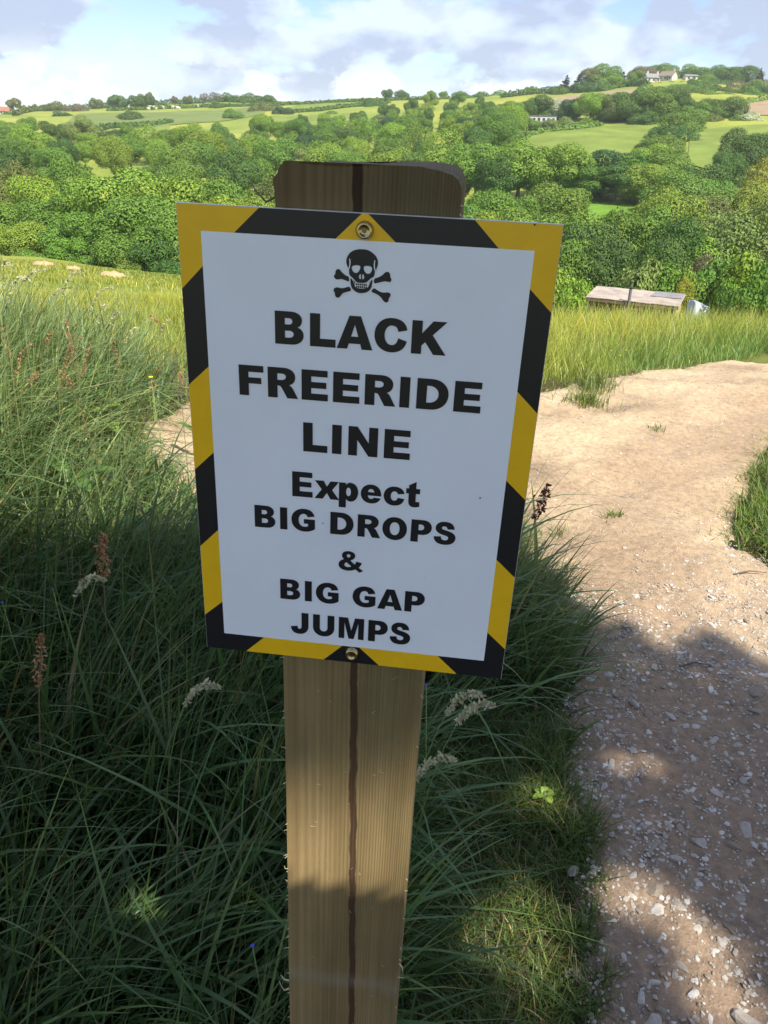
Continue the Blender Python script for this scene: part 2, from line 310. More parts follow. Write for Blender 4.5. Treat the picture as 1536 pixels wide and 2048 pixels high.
# ------------------------------------------------------------------ stones and gravel
def rock_mesh(name, seed, sub=2, flat=.5):
    r = random.Random(seed); bm = bmesh.new(); bmesh.ops.create_icosphere(bm, subdivisions=sub, radius=.5)
    cuts = [(Vector((r.gauss(0, 1), r.gauss(0, 1), r.gauss(0, .8))).normalized(), r.uniform(.24, .4)) for _ in range(9)]
    for v in bm.verts:
        for n, d in cuts:
            e = v.co.dot(n) - d
            if e > 0: v.co -= n * e * .95
        v.co += Vector((r.gauss(0, 1), r.gauss(0, 1), r.gauss(0, 1))) * .012
        v.co.z *= flat; v.co.x *= 1.35
    return bm_mesh(name, bm)
def stone_mat(name, tint):
    m, t, o = new_mat(name); l = t.links.new
    c = N(t, 'ShaderNodeTexCoord'); n = N(t, 'ShaderNodeTexNoise', i_Scale=4., i_Detail=8., i_Roughness=.7); l(c.outputs['Object'], n.inputs['Vector'])
    g = N(t, 'ShaderNodeNewGeometry'); oi = N(t, 'ShaderNodeObjectInfo'); ad = N(t, 'ShaderNodeMath', operation='ADD'); fr = N(t, 'ShaderNodeMath', operation='FRACT')
    l(g.outputs['Random Per Island'], ad.inputs[0]); l(oi.outputs['Random'], ad.inputs[1]); l(ad.outputs[0], fr.inputs[0])
    r1 = ramp(t, [(0, (.22, .175, .13)), (.35, (.34, .3, .25)), (.75, (.43, .4, .36)), (1, (.58, .56, .52))]); l(fr.outputs[0], r1.inputs[0])
    r2 = ramp(t, [(.3, (.75, .74, .73)), (.7, (1.15, 1.15, 1.15))]); l(n.outputs['Fac'], r2.inputs[0])
    mm = N(t, 'ShaderNodeMixRGB', blend_type='MULTIPLY', i_Fac=1.); l(r1.outputs[0], mm.inputs[1]); l(r2.outputs[0], mm.inputs[2])
    b = N(t, 'ShaderNodeBsdfPrincipled', i_Roughness=.8); b.inputs['Specular IOR Level'].default_value = .3
    bp = N(t, 'ShaderNodeBump', i_Strength=.4, i_Distance=.01); l(n.outputs['Fac'], bp.inputs['Height']); l(bp.outputs[0], b.inputs['Normal'])
    l(mm.outputs[0], b.inputs['Base Color']); l(b.outputs[0], o.inputs[0]); return m
M['stone'] = stone_mat('stone', 1)
ROCKS = [rock_mesh('stone', k, 2, f) for k, f in enumerate((.45, .6, .35, .5, .7, .4, .55, .3))]
for me in ROCKS: me.materials.append(M['stone'])
BIG = [(1318,1758,40),(1357,1702,22),(1270,1732,20),(1498,1648,36),(1404,1671,25),(1317,1800,29),(1469,1836,32),(1367,1907,27),(1358,1926,17),
 (1395,1965,22),(1319,2035,50),(1512,2029,52),(1151,1725,26),(1195,1719,22),(1221,1824,15),(1183,1333,30),(1223,1324,22),(1426,1363,22),(1345,1415,28),
 (1302,1415,22),(1272,1391,25),(1515,1377,40),(1520,1408,28),(1464,1328,18),(1314,1317,22),(1241,1469,17),(1438,1570,25),(1223,1523,24),(1262,1591,25),
 (1492,1544,16),(1300,1455,20),(1210,1560,20),(1285,1530,20),(1180,1400,20),(1200,1450,18),(1365,1510,18),(1340,1480,20),(1415,1700,16),(1250,1900,16),(1305,1890,15),(1335,1880,16),(1160,1310,26),(1255,1330,16)]
def stone_label(x, y, size):
    big = 'large' if size > .034 else 'medium' if size > .022 else 'small'; edge = float(path_sd(x, y)) > -.13
    if y > 2.35: return big + ' pale stone lying loose on the sunlit sandy bend of the path'
    if edge: return big + ' grey stone lying against the grassy edge of the shaded path'
    return big + ' grey angular stone lying loose in the middle of the shaded path' if y < 1.45 else big + ' grey stone on the shaded path just short of the sunlit bend'
def put_stone(x, y, size, k):
    o = link('stone', ROCKS[k % 8]); o.scale = (size, size*random.uniform(.75, 1.1), size)
    o.rotation_euler = (random.uniform(-.25, .25), random.uniform(-.25, .25), random.uniform(0, 6.28))
    o.location = (x, y, float(path_top(x, y)) - size*.02); lab = stone_label(x, y, size)
    tag(o, lab, 'stone', 'loose stones: ' + lab.split(' stone ')[0] + (' on the bend' if y > 2.35 else ' in the shade')); return o
placed = []
for k, (px, py, w) in enumerate(BIG):
    p = at_z(px, py, .01); s = w / F * np.linalg.norm(p - np.array([0, 0, HC])) * .92
    put_stone(p[0], p[1], s, k); placed.append((p[0], p[1], s))
rs = random.Random(3); n = 0
while n < 190:
    y = rs.uniform(.75, 4.9) if rs.random() < .12 else rs.uniform(.78, 2.35); x = rs.uniform(.3, 1.7) if y < 2.4 else rs.uniform(.5, 2.6)
    if float(path_sd(x, y)) > -.02 or abs(x) > .62*y + .1: continue
    s = rs.uniform(.013, .026) * (1.35 if rs.random() < .15 else 1)
    if any(math.hypot(x-a, y-b) < (s+c)*.62 for a, b, c in placed): continue
    put_stone(x, y, s, n + 3); placed.append((x, y, s)); n += 1
def scatter(bases, pos, size, rot, tilt):
    vs, fs, off = [], [], 0; which = RNG.integers(0, len(bases), len(pos))
    for b, (bv, bf) in enumerate(bases):
        k = np.where(which == b)[0]
        if not len(k): continue
        c, s = np.cos(rot[k]), np.sin(rot[k]); V = bv[None]*size[k][:, None, None]
        ct, st = np.cos(tilt[k])[:, None], np.sin(tilt[k])[:, None]
        V = np.stack([V[..., 0], V[..., 1]*ct - V[..., 2]*st, V[..., 1]*st + V[..., 2]*ct], -1)
        V = np.stack([V[..., 0]*c[:, None] - V[..., 1]*s[:, None], V[..., 0]*s[:, None] + V[..., 1]*c[:, None], V[..., 2]], -1) + pos[k][:, None]
        fs.append((bf[None] + (np.arange(len(k))*len(bv))[:, None, None] + off).reshape(-1, 3)); vs.append(V.reshape(-1, 3)); off += len(k)*len(bv)
    return np.vstack(vs), np.vstack(fs)
def tri_data(me):
    me.calc_loop_triangles(); v = np.array([q.co[:] for q in me.vertices]); f = np.array([q.vertices[:] for q in me.loop_triangles]); return v, f
CHIPS = []
for k in range(10):
    me = rock_mesh('chip', 50 + k, 1, random.uniform(.3, .6)); CHIPS.append(tri_data(me)); bpy.data.meshes.remove(me)
def gravel():
    n = 270000; y = np.concatenate([RNG.uniform(.6, 2.6, int(n*.72)), RNG.uniform(2.3, 6.2, n - int(n*.72))])
    x = RNG.uniform(-1.4, 3.6, n); s = path_sd(x, y); dens = .55 + .45*vnoise(x*2.6, y*2.3, 7.)
    keep = (s < .03) & (np.abs(x) < .62*y + .25) & (RNG.random(n) < np.where(y < 2.45, .16 + .6*np.clip(dens, 0, 1), .62*np.clip(dens, .12, 1)))
    x, y = x[keep], y[keep]; size = np.clip(RNG.lognormal(math.log(.0064), .5, len(x)), .0028, .018)*np.where(y > 2.4, .85, 1)
    pos = np.stack([x, y, path_top(x, y) - size*.05], -1)
    v, f = scatter(CHIPS, pos, size, RNG.uniform(0, 6.28, len(x)), RNG.normal(0, .3, len(x)))
    o = link('gravel', mesh_from('gravel', v, f, False), M['stone']); o['kind'] = 'stuff'
    tag(o, 'small pale stone chips strewn over the earth path', 'gravel'); print('gravel', len(x))
gravel()

# ------------------------------------------------------------------ grass
def blades(base, h, w, az, th0, bend, segs, col, tipcol=None):
    n = len(base); ds = h/segs; p = np.asarray(base, float).copy(); lx, ly = np.cos(az), np.sin(az)
    tw = az + np.pi/2 + RNG.normal(0, .5, n); sx, sy = np.cos(tw), np.sin(tw); V = np.zeros((n, 2*segs + 1, 3))
    for k in range(segs):
        t = k/segs; ww = w*(1 - t**1.7)*(.55 + .45*min(1, t*4 + .2))/2
        V[:, 2*k] = p - np.stack([sx*ww, sy*ww, 0*ww], -1); V[:, 2*k+1] = p + np.stack([sx*ww, sy*ww, 0*ww], -1)
        a = th0 + bend*(t + .5/segs); p = p + np.stack([np.sin(a)*lx*ds, np.sin(a)*ly*ds, np.cos(a)*ds], -1)
    V[:, 2*segs] = p; fs = []
    for k in range(segs - 1): fs += [(2*k, 2*k+1, 2*k+3), (2*k, 2*k+3, 2*k+2)]
    fs.append((2*segs-2, 2*segs-1, 2*segs)); fs = np.array(fs)
    Fc = (fs[None] + (np.arange(n)*(2*segs+1))[:, None, None]).reshape(-1, 3)
    C = np.ones((n, 2*segs+1, 4)); C[:, :, :3] = col[:, None]
    if tipcol is not None:
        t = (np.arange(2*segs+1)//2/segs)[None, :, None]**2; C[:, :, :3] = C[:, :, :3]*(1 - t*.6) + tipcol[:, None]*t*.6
    return V.reshape(-1, 3), Fc, C.reshape(-1, 4)
class Sward:
    def __init__(s): s.v, s.f, s.c, s.n = [], [], [], 0
    def add(s, V, Fc, C): s.v.append(V); s.f.append(Fc + s.n); s.c.append(C); s.n += len(V)
    def build(s, name, label, cat):
        v, f, c = np.vstack(s.v), np.vstack(s.f), np.vstack(s.c); me = mesh_from(name, v, f)
        a = me.color_attributes.new('Col', 'FLOAT_COLOR', 'POINT'); a.data.foreach_set('color', c.astype(np.float32).ravel())
        o = link(name, me, M['blade']); o['kind'] = 'stuff'; tag(o, label, cat); print(name, len(f), 'tris'); return o
def lerp_col(a, b, t): return np.asarray(a)[None]*(1-t[:, None]) + np.asarray(b)[None]*t[:, None]
POST_XY = [0., 0.]     # filled below
def clump_xy(n, x0, x1, y0, y1, per=14, spread=.035):      # blades grow in tufts
    m = n//per + 1; cx = RNG.uniform(x0, x1, m); cy = RNG.uniform(y0, y1, m); i = RNG.integers(0, m, n)
    return cx[i] + RNG.normal(0, spread, n), cy[i] + RNG.normal(0, spread, n), i, m
TURF_Y = 1.5
def rank_grass():
    s = Sward(); n = 88000; x, y, ci, m = clump_xy(n, -3.4, .75, .12, 5.0)
    caz = RNG.normal(.0, .6, m)[ci]; ch = RNG.uniform(.75, 1.15, m)[ci]
    sd = path_sd(x, y); post = (np.abs(x) < .065) & (y > .44) & (y < .63)
    turf = (x > .075 + .05*vnoise(y*5, x)) & (y < TURF_Y + .08*vnoise(x*9, y*9))
    front = (y < .42) & (np.abs(x) < .5) & (RNG.random(n) < .5)
    keep = (sd > .0) & (y < np.where(x < -1.2, 4.2, 3.5)) & ~post & ~turf & ~front & (np.abs(x) < .62*y + .42) & (x < .62*y + .1) & (RNG.random(n) < np.where(y < 2.6, .95, .75))
    x, y, caz, ch, sd = x[keep], y[keep], caz[keep], ch[keep], sd[keep]; n = len(x)
    h = RNG.uniform(.3, .68, n)*ch*(.55 + .45*sstep(0, .3, sd))
    h *= .72 + .28*sstep(.4, 1.5, y) ; h = np.where((x > -.35) & (y < .5), h*.75, h)
    h = np.where(y > 2.3, h*np.where(x > -1.0, .5, np.where(x > -1.3, .68, 1.)), h); h = np.where((x > .2) & (y < 2.2), h*.8, h); h = np.where((x > -.06) & (y < 1.75), h*.62, h)
    az = caz + RNG.normal(0, .55, n); az = np.where(x > .25, az*.5 - .1, az)
    base = np.stack([x, y, terrain(x, y) - .015], -1)
    wd = np.clip(RNG.lognormal(math.log(.0062), .55, n), .002, .018)
    lit_k = np.clip(sstep(1.7, 2.9, y + .35*vnoise(x*2.2, y*2.2, 8.)) + .3*sstep(1.0, 1.9, -x), 0, 1)[:, None]      # sun-and-shade contrast put into blade colour: pale bank, dark by the post
    col = lerp_col((.032, .075, .022), (.082, .155, .05), RNG.random(n))*(1-lit_k) + lerp_col((.15, .25, .09), (.31, .4, .18), RNG.random(n))*lit_k
    dead = RNG.random(n) < .05; col[dead] = lerp_col((.22, .17, .08), (.36, .29, .15), RNG.random(int(dead.sum()))); tip = lerp_col((.075, .145, .045), (.2, .24, .1), RNG.random(n)**2)*(1-lit_k) + lerp_col((.2, .3, .11), (.36, .4, .2), RNG.random(n))*lit_k
    th = np.where(RNG.random(n) < .16, RNG.uniform(.5, 1.35, n), RNG.uniform(.03, .4, n)); az = np.where(RNG.random(n) < .15, RNG.uniform(0, 6.28, n), az)
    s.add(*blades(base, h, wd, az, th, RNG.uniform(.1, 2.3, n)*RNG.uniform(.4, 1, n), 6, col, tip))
    k = (RNG.random(n) < .055) & (x < .3); nk = int(k.sum())        # broad arching blades
    s.add(*blades(base[k], RNG.uniform(.42, .72, nk)*(.7 + .3*sstep(.4, 1.5, y[k])), RNG.uniform(.009, .016, nk), RNG.normal(-.1, .7, nk), RNG.uniform(.05, .3, nk), RNG.uniform(1.1, 2.3, nk), 8, lerp_col((.05, .115, .04), (.1, .185, .065), RNG.random(nk)), lerp_col((.09, .165, .06), (.17, .23, .1), RNG.random(nk))))
    k = RNG.random(n) < .022                                     # thin straw-coloured flowering stalks
    b2 = base[k]; nk = len(b2)
    s.add(*blades(b2, h[k]*1.2, np.full(nk, .0022), az[k], RNG.uniform(.02, .2, nk), RNG.uniform(.1, .8, nk), 5, lerp_col((.18, .18, .07), (.3, .24, .11), RNG.random(nk))))
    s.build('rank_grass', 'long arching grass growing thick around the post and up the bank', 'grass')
rank_grass()
def turf():
    s = Sward(); n = 46000; x = RNG.uniform(.02, .62, n); y = RNG.uniform(.35, 1.6, n); sd = path_sd(x, y)
    keep = (sd > -.025*RNG.random(n)) & (x > .06) & (RNG.random(n) < .5 + .5*vnoise(x*14, y*14, 3.)) ; x, y = x[keep], y[keep]; n = len(x)
    h = RNG.uniform(.02, .085, n)*np.where(y > 1.25, 1.6, 1); base = np.stack([x, y, terrain(x, y) - .006], -1)
    col = lerp_col((.07, .13, .03), (.14, .2, .05), RNG.random(n)); dead = RNG.random(n) < .1; col[dead] = (.32, .25, .13)
    s.add(*blades(base, h, RNG.uniform(.0016, .004, n), RNG.uniform(0, 6.28, n), RNG.uniform(.1, .9, n), RNG.uniform(0, 1.5, n), 3, col))
    n = 42000; x = RNG.uniform(1.2, 3.0, n); y = RNG.uniform(1.7, 4.6, n); sd = path_sd(x, y)        # the verge on the other side
    keep = (sd > 0) & (x < .64*y + .25) & (RNG.random(n) < sstep(-.02, .12, sd)); x, y, sd = x[keep], y[keep], sd[keep]; n = len(x)
    base = np.stack([x, y, terrain(x, y) - .01], -1); col = lerp_col((.08, .15, .025), (.16, .24, .05), RNG.random(n)); dead = RNG.random(n) < .08; col[dead] = (.36, .27, .13)
    s.add(*blades(base, RNG.uniform(.07, .24, n)*(.5 + .5*sstep(0, .25, sd)), RNG.uniform(.003, .006, n), RNG.uniform(0, 6.28, n), RNG.uniform(.1, .6, n), RNG.uniform(.2, 1.6, n), 4, col, col*1.2))
    n = 60000; x = RNG.uniform(-1.2, 3.2, n); y = RNG.uniform(2.6, 6.4, n); sd = path_sd(x, y)                 # grass thinning out over the trodden edges
    keep = (sd > -.16) & (sd < .1) & (np.abs(x) < .6*y) & (RNG.random(n) < .55*np.clip(1 + sd/.16, 0, 1)**2); x, y = x[keep], y[keep]; n = len(x); base = np.stack([x, y, path_top(x, y) - .008], -1)
    col = lerp_col((.11, .19, .04), (.22, .28, .08), RNG.random(n)); dead = RNG.random(n) < .25; col[dead] = (.36, .28, .15)
    s.add(*blades(base, RNG.uniform(.015, .07, n), RNG.uniform(.002, .005, n), RNG.uniform(0, 6.28, n), RNG.uniform(.2, 1.2, n), RNG.uniform(0, 1.3, n), 3, col))
    for (px, py, r, k) in [(1172, 800, .12, 260), (1185, 770, .15, 300), (1225, 1030, .05, 40), (1312, 855, .05, 30), (1120, 1060, .06, 40)]:   # tufts in the path
        c = at_z(px, py); x = c[0] + RNG.normal(0, r*.5, k); y = c[1] + RNG.normal(0, r*.5, k); base = np.stack([x, y, path_top(x, y)], -1)
        s.add(*blades(base, RNG.uniform(.03, .14, k)*r/.12, np.full(k, .005), RNG.uniform(0, 6.28, k), RNG.uniform(.1, .5, k), RNG.uniform(.1, 1.2, k), 4, lerp_col((.1, .16, .03), (.2, .26, .06), RNG.random(k))))
    s.build('short_turf', 'short trodden grass on both verges of the stony path', 'grass')
turf()
def meadow():
    s = Sward(); n = 160000
    Y = np.sqrt(RNG.uniform(3.9**2, 15**2, n)); X = RNG.uniform(-.63, .63, n)*Y; sd = path_sd(X, Y)
    lower = (Y < 5.0) & (X < -.9)
    keep = (sd > .02) & ~((Y < 6.5) & (X > 1.9) & (sd > 0) & (Y < 3.9 + .5*(X - 2))); X, Y, sd = X[keep], Y[keep], sd[keep]; n = len(X)
    ylw = np.clip(.68 + .45*vnoise(X*.5, Y*.45, 5.) + .35*sstep(6, 9, Y) - .25*sstep(2.2, 4.5, X) - .45*(1 - sstep(0, 1.1, sd)), 0, 1)
    col = lerp_col((.14, .26, .06), (.34, .36, .05), ylw)*RNG.uniform(.75, 1.25, n)[:, None]
    tan = RNG.random(n) < .035; col[tan] = lerp_col((.34, .27, .1), (.36, .24, .12), RNG.random(int(tan.sum())))
    h = RNG.uniform(.15, .42, n)*(.42 + .58*sstep(0, .6, sd))*np.where(X < 0, .55, 1)*(1 + .3*sstep(.5, 2.5, X)*sstep(5.5, 8, Y)); h[tan] *= 1.25
    base = np.stack([X, Y, terrain(X, Y) - .02], -1)
    s.add(*blades(base, h, np.where(tan, .004, RNG.uniform(.003, .0066, n))*(.6 + Y/14), RNG.normal(.3, 1.5, n), RNG.uniform(.02, .3, n), RNG.uniform(.1, 1.5, n), 3, col, col*1.25))
    n = 95000; Y = np.sqrt(RNG.uniform(14**2, 60**2, n)); X = RNG.uniform(-.6, .3, n)*Y
    ylw = np.clip(.75 + .5*vnoise(X*.16, Y*.12, 5.), 0, 1); col = lerp_col((.18, .25, .04), (.32, .34, .055), ylw)*RNG.uniform(.8, 1.2, n)[:, None]
    tan = RNG.random(n) < .07; col[tan] = (.34, .28, .09); base = np.stack([X, Y, terrain(X, Y) - .03], -1)
    s.add(*blades(base, RNG.uniform(.08, .24, n), .008 + Y*.0009, RNG.normal(.3, 1.5, n), RNG.uniform(.02, .3, n), RNG.uniform(.1, 1.3, n), 2, col))
    s.build('meadow_grass', 'yellow green meadow grass covering the slope beyond the path', 'grass')
meadow()

# ------------------------------------------------------------------ post and sign: frame solved from the sign's corners (A4 board)
SW, SH = .210, .297
def solve_h():
    A = []
    for (X, Y), (u, v) in zip([(-SW/2, SH/2), (SW/2, SH/2), (-SW/2, -SH/2), (SW/2, -SH/2)], [(355, 398), (1124, 441), (418, 1299), (998, 1362)]):
        u -= CX; v = CY - v
        A += [[X, Y, 1, 0, 0, 0, -u*X, -u*Y, -u], [0, 0, 0, X, Y, 1, -v*X, -v*Y, -v]]
    return np.linalg.svd(np.array(A))[2][-1].reshape(3, 3)
HM = solve_h(); HI = np.linalg.inv(HM)
def SP(px, py):                                # photo pixel -> metres on the board (x right, z up)
    q = HI @ np.array([px - CX, CY - py, 1]); return q[0]/q[2], q[1]/q[2]
_K = np.diag([1/F, 1/F, 1]) @ HM; _s = (np.linalg.norm(_K[:, 0]) + np.linalg.norm(_K[:, 1]))/2
if _K[2, 2] < 0: _K = -_K
r2 = _K[:, 1]/np.linalg.norm(_K[:, 1]); r1 = _K[:, 0] - r2*(_K[:, 0] @ r2); r1 /= np.linalg.norm(r1)
SX, SZ = c2w(r1), c2w(r2); SY = np.cross(SZ, SX); S0 = c2w(_K[:, 2]/_s) + np.array([0, 0, HC])      # SY points into the post
def frame(o, y=0., z=0.):
    p = S0 + SY*y + SZ*z
    o.matrix_world = Matrix(((SX[0], SY[0], SZ[0], p[0]), (SX[1], SY[1], SZ[1], p[1]), (SX[2], SY[2], SZ[2], p[2]), (0, 0, 0, 1)))
POST_Z0 = -(S0[2] + .35)/SZ[2]                 # foot of the post 0.35 m below ground, in board coordinates
print('sign centre', S0, 'into post', SY, 'axis', SZ)

def post_mat():
    m, t, o = new_mat('treated_timber'); l = t.links.new
    c = N(t, 'ShaderNodeTexCoord'); sp = N(t, 'ShaderNodeSeparateXYZ'); l(c.outputs['Object'], sp.inputs[0])
    def mth(op, a, b=None, **k):
        n = N(t, 'ShaderNodeMath', operation=op, **k)
        for i, q in enumerate((a, b)):
            if q is None: continue
            if isinstance(q, (int, float)): n.inputs[i].default_value = q
            else: l(q, n.inputs[i])
        return n.outputs[0]
    def nz(sc, scale, det=6., rough=.6):
        mp = N(t, 'ShaderNodeMapping'); mp.inputs['Scale'].default_value = sc; n = N(t, 'ShaderNodeTexNoise', i_Scale=scale, i_Detail=det, i_Roughness=rough)
        l(c.outputs['Object'], mp.inputs[0]); l(mp.outputs[0], n.inputs['Vector']); return n.outputs['Fac']
    grain = nz((1, 1, .012), 330., 3.); broad = nz((1, 1, .05), 26., 4.); fibre = nz((1, 1, .12), 900., 2.); blot = nz((1, 1, .5), 9., 5.)
    # growth-ring lines get closer towards the right edge of the face
    xx = mth('ADD', sp.outputs['X'], mth('MULTIPLY', mth('SUBTRACT', nz((1, 1, .03), 20., 2.), .5), .006))
    ph = mth('MULTIPLY', mth('POWER', mth('MAXIMUM', mth('ADD', xx, .06), 0.), 2.0), 17000.)
    rings = mth('ADD', mth('MULTIPLY', mth('SINE', ph), .5), .5)
    r1 = ramp(t, [(.3, (.19, .137, .07)), (.5, (.245, .18, .095)), (.7, (.285, .218, .122))]); l(broad, r1.inputs[0])
    r2 = ramp(t, [(.3, (.84, .82, .79)), (.65, (1.05, 1.05, 1.03))]); l(grain, r2.inputs[0])
    r3 = ramp(t, [(.0, (.9, .885, .85)), (.5, (1, 1, 1)), (1, (1.06, 1.06, 1.02))]); l(rings, r3.inputs[0])
    r4 = ramp(t, [(.32, (.7, .76, .7)), (.64, (1.12, 1.08, 1.0))]); l(blot, r4.inputs[0])
    col = r1.outputs[0]
    for r in (r2, r3, r4):
        mm = N(t, 'ShaderNodeMixRGB', blend_type='MULTIPLY', i_Fac=1.); l(col, mm.inputs[1]); l(r.outputs[0], mm.inputs[2]); col = mm.outputs[0]
    # the dark resin streak that runs down the face (object origin is the post foot)
    zc = mth('ADD', sp.outputs['Z'], POST_Z0); cen = mth('ADD', mth('MULTIPLY', mth('SUBTRACT', .15, zc), .0205), -.005)
    cen = mth('ADD', cen, mth('MULTIPLY', mth('SUBTRACT', nz((.001, .001, 1), 28., 3.), .5), .006))
    wid = mth('ADD', .0017, mth('MULTIPLY', nz((.001, .001, 1), 60., 4.), .0018))
    dist = mth('ABSOLUTE', mth('SUBTRACT', sp.outputs['X'], cen)); k = N(t, 'ShaderNodeMapRange', interpolation_type='SMOOTHSTEP'); k.inputs[1].default_value = -.0004; k.inputs[2].default_value = .0007
    l(mth('SUBTRACT', dist, wid), k.inputs[0]); k.inputs[3].default_value = 1; k.inputs[4].default_value = 0
    ff = N(t, 'ShaderNodeMath', operation='LESS_THAN'); ff.inputs[1].default_value = .004; l(sp.outputs['Y'], ff.inputs[0])
    mk = mth('MULTIPLY', mth('MULTIPLY', k.outputs[0], ff.outputs[0]), .86)
    ms = N(t, 'ShaderNodeMixRGB'); ms.inputs[2].default_value = (.045, .022, .014, 1); l(mk, ms.inputs[0]); l(col, ms.inputs[1])
    # darker, greyer tone towards the head of the post
    wz = mth('ADD', zc, mth('MULTIPLY', mth('SUBTRACT', grain, .5), .04)); kw = N(t, 'ShaderNodeMapRange'); kw.inputs[1].default_value = .08; kw.inputs[2].default_value = .16; kw.inputs[4].default_value = .8; l(wz, kw.inputs[0])
    mw = N(t, 'ShaderNodeMixRGB', blend_type='MULTIPLY'); mw.inputs[2].default_value = (.48, .5, .54, 1); l(kw.outputs[0], mw.inputs[0]); l(ms.outputs[0], mw.inputs[1])
    sc = mth('ABSOLUTE', mth('ADD', mth('ADD', zc, .512), mth('MULTIPLY', mth('SUBTRACT', nz((1, .01, .3), 45., 5.), .5), .035))); ks = N(t, 'ShaderNodeMapRange'); ks.inputs[1].default_value = .002; ks.inputs[2].default_value = .014; ks.inputs[3].default_value = .22; ks.inputs[4].default_value = 0; l(sc, ks.inputs[0])
    msc = N(t, 'ShaderNodeMixRGB'); msc.inputs[2].default_value = (.3, .29, .26, 1); l(ks.outputs[0], msc.inputs[0]); l(mw.outputs[0], msc.inputs[1]); mw = msc      # chalky scuff low on the face
    b = N(t, 'ShaderNodeBsdfPrincipled', i_Roughness=.82); b.inputs['Specular IOR Level'].default_value = .2
    hgt = mth('ADD', mth('MULTIPLY', grain, .6), mth('ADD', mth('MULTIPLY', fibre, .35), mth('MULTIPLY', rings, .35)))
    bp = N(t, 'ShaderNodeBump', i_Strength=.6, i_Distance=.0012); l(hgt, bp.inputs['Height']); l(bp.outputs[0], b.inputs['Normal'])
    l(mw.outputs[0], b.inputs['Base Color']); l(b.outputs[0], o.inputs[0]); return m
def build_post():
    D = .1; top = [(50.3, 150), (50.5, 161), (50.0, 165), (48.2, 168.3), (45, 170.4), (40, 171.2), (28, 171.6), (10, 171.2), (-14, 171.8), (-30, 171.3), (-42, 171.2), (-45.5, 170.5),
                   (-46.5, 168.5), (-48.2, 167), (-49, 164), (-50.0, 163), (-51.4, 161.5), (-51.6, 159.5), (-50.7, 156), (-50.3, 150)]
    prof = [(x/1000, z/1000) for x, z in top]; zs = np.linspace(.14, POST_Z0, 26); rr = random.Random(4)
    left = [(-.0502 + rr.uniform(-.0004, .0004) + (.0012 if z > -.05 else .0015)*0, z) for z in zs]; right = [(.0505 + rr.uniform(-.0004, .0004), z) for z in zs[::-1]]
    prof = prof + left + right; n = len(prof)
    rings = [(.0, .9985), (.0012, 1.), (.03, 1.), (.07, 1.), (.0985, 1.), (D, .9975)]
    v, f = [], []
    for d, s in rings:
        for x, z in prof:
            dz = (.0015*math.sin(x*90 + d*60) - .004*d/D*max(0, -x/.05)) if z > .145 else 0
            v.append((x*s, d, z + dz - POST_Z0))
    for r in range(len(rings) - 1):
        for k in range(n): f.append((r*n + k, (r+1)*n + k, (r+1)*n + (k+1) % n, r*n + (k+1) % n))
    tri = tessellate_polygon([[Vector((x, z, 0)) for x, z in prof]])
    for a, b, c in tri:
        f.append((a, b, c)); f.append(((len(rings)-1)*n + a, (len(rings)-1)*n + c, (len(rings)-1)*n + b))
    me = mesh_from('post', v, f, False); bm = bmesh.new(); bm.from_mesh(me); bmesh.ops.recalc_face_normals(bm, faces=bm.faces); bm.to_mesh(me); bm.free()
    root = empty('sign_post'); frame(root, .0042, POST_Z0)
    tag(root, 'square sawn timber post with a dark resin streak carrying the warning sign', 'post')
    link('timber', me, post_mat(), root)
    # torn fibres along the sawn edges
    sp = MB(); rr = random.Random(11)
    for k in range(46):
        side = rr.choice((-1, 1)); z = rr.uniform(-.58, -.15) if k > 8 else rr.uniform(.12, .16); ln = rr.uniform(.0012, .004)*(2.2 if rr.random() < .1 else 1)
        x0 = .0496*side if side < 0 else .0503; up = rr.uniform(-1, 1)
        p = [(x0, -.0002, z - POST_Z0), (x0 + side*ln*.6, -.001 + rr.uniform(-.001, .001), z + up*ln*.5 - POST_Z0), (x0 + side*ln*rr.uniform(.5, 1.1), -.001, z + up*ln*rr.uniform(.8, 1.5) - POST_Z0)]
        sp.add(*tube(p, [.0004, .0003, .0001], 4))
    for k in range(24):                       # and fuzz raised by the saw on the face
        x = rr.uniform(-.046, .048); z = rr.uniform(-.58, -.155); ln = rr.uniform(.001, .0035)
        sp.add(*tube([(x, 0, z - POST_Z0), (x + rr.uniform(-1, 1)*ln, -.0008, z - ln*.5 - POST_Z0), (x + rr.uniform(-1.4, 1.4)*ln, -.0006, z - ln*rr.uniform(.3, 1) - POST_Z0)], [.00022, .0002, .0001], 3))
    for pts in ([(-.0503, -.001, -.522), (-.0545, -.002, -.5195), (-.0575, -.002, -.514)], [(-.0503, -.001, -.534), (-.0545, -.002, -.536), (-.0578, -.002, -.529), (-.0588, -.002, -.524)],
                [(.0505, -.001, -.475), (.0535, -.002, -.478), (.0545, -.002, -.485), (.0542, -.002, -.490)]):
        sp.add(*tube([(x, y, z - POST_Z0) for x, y, z in pts], [.0009, .0007, .0003, .0003][:len(pts)], 5))
    o = link('splinters', sp.mesh('splinters'), plain('pale_fibre', (.5, .42, .28), .8), root); o['kind'] = 'stuff'
    w = MB()                                   # the loose curl standing off the torn corner
    w.add(*tube([(-.0512, .01, .154 - POST_Z0), (-.0585, .012, .150 - POST_Z0), (-.064, .014, .1545 - POST_Z0), (-.068, .014, .160 - POST_Z0)], [.0008, .0007, .0005, .0002], 5))
    link('torn_fibre', w.mesh('torn_fibre'), plain('weathered_fibre', (.16, .12, .07), .9), root)
build_post()

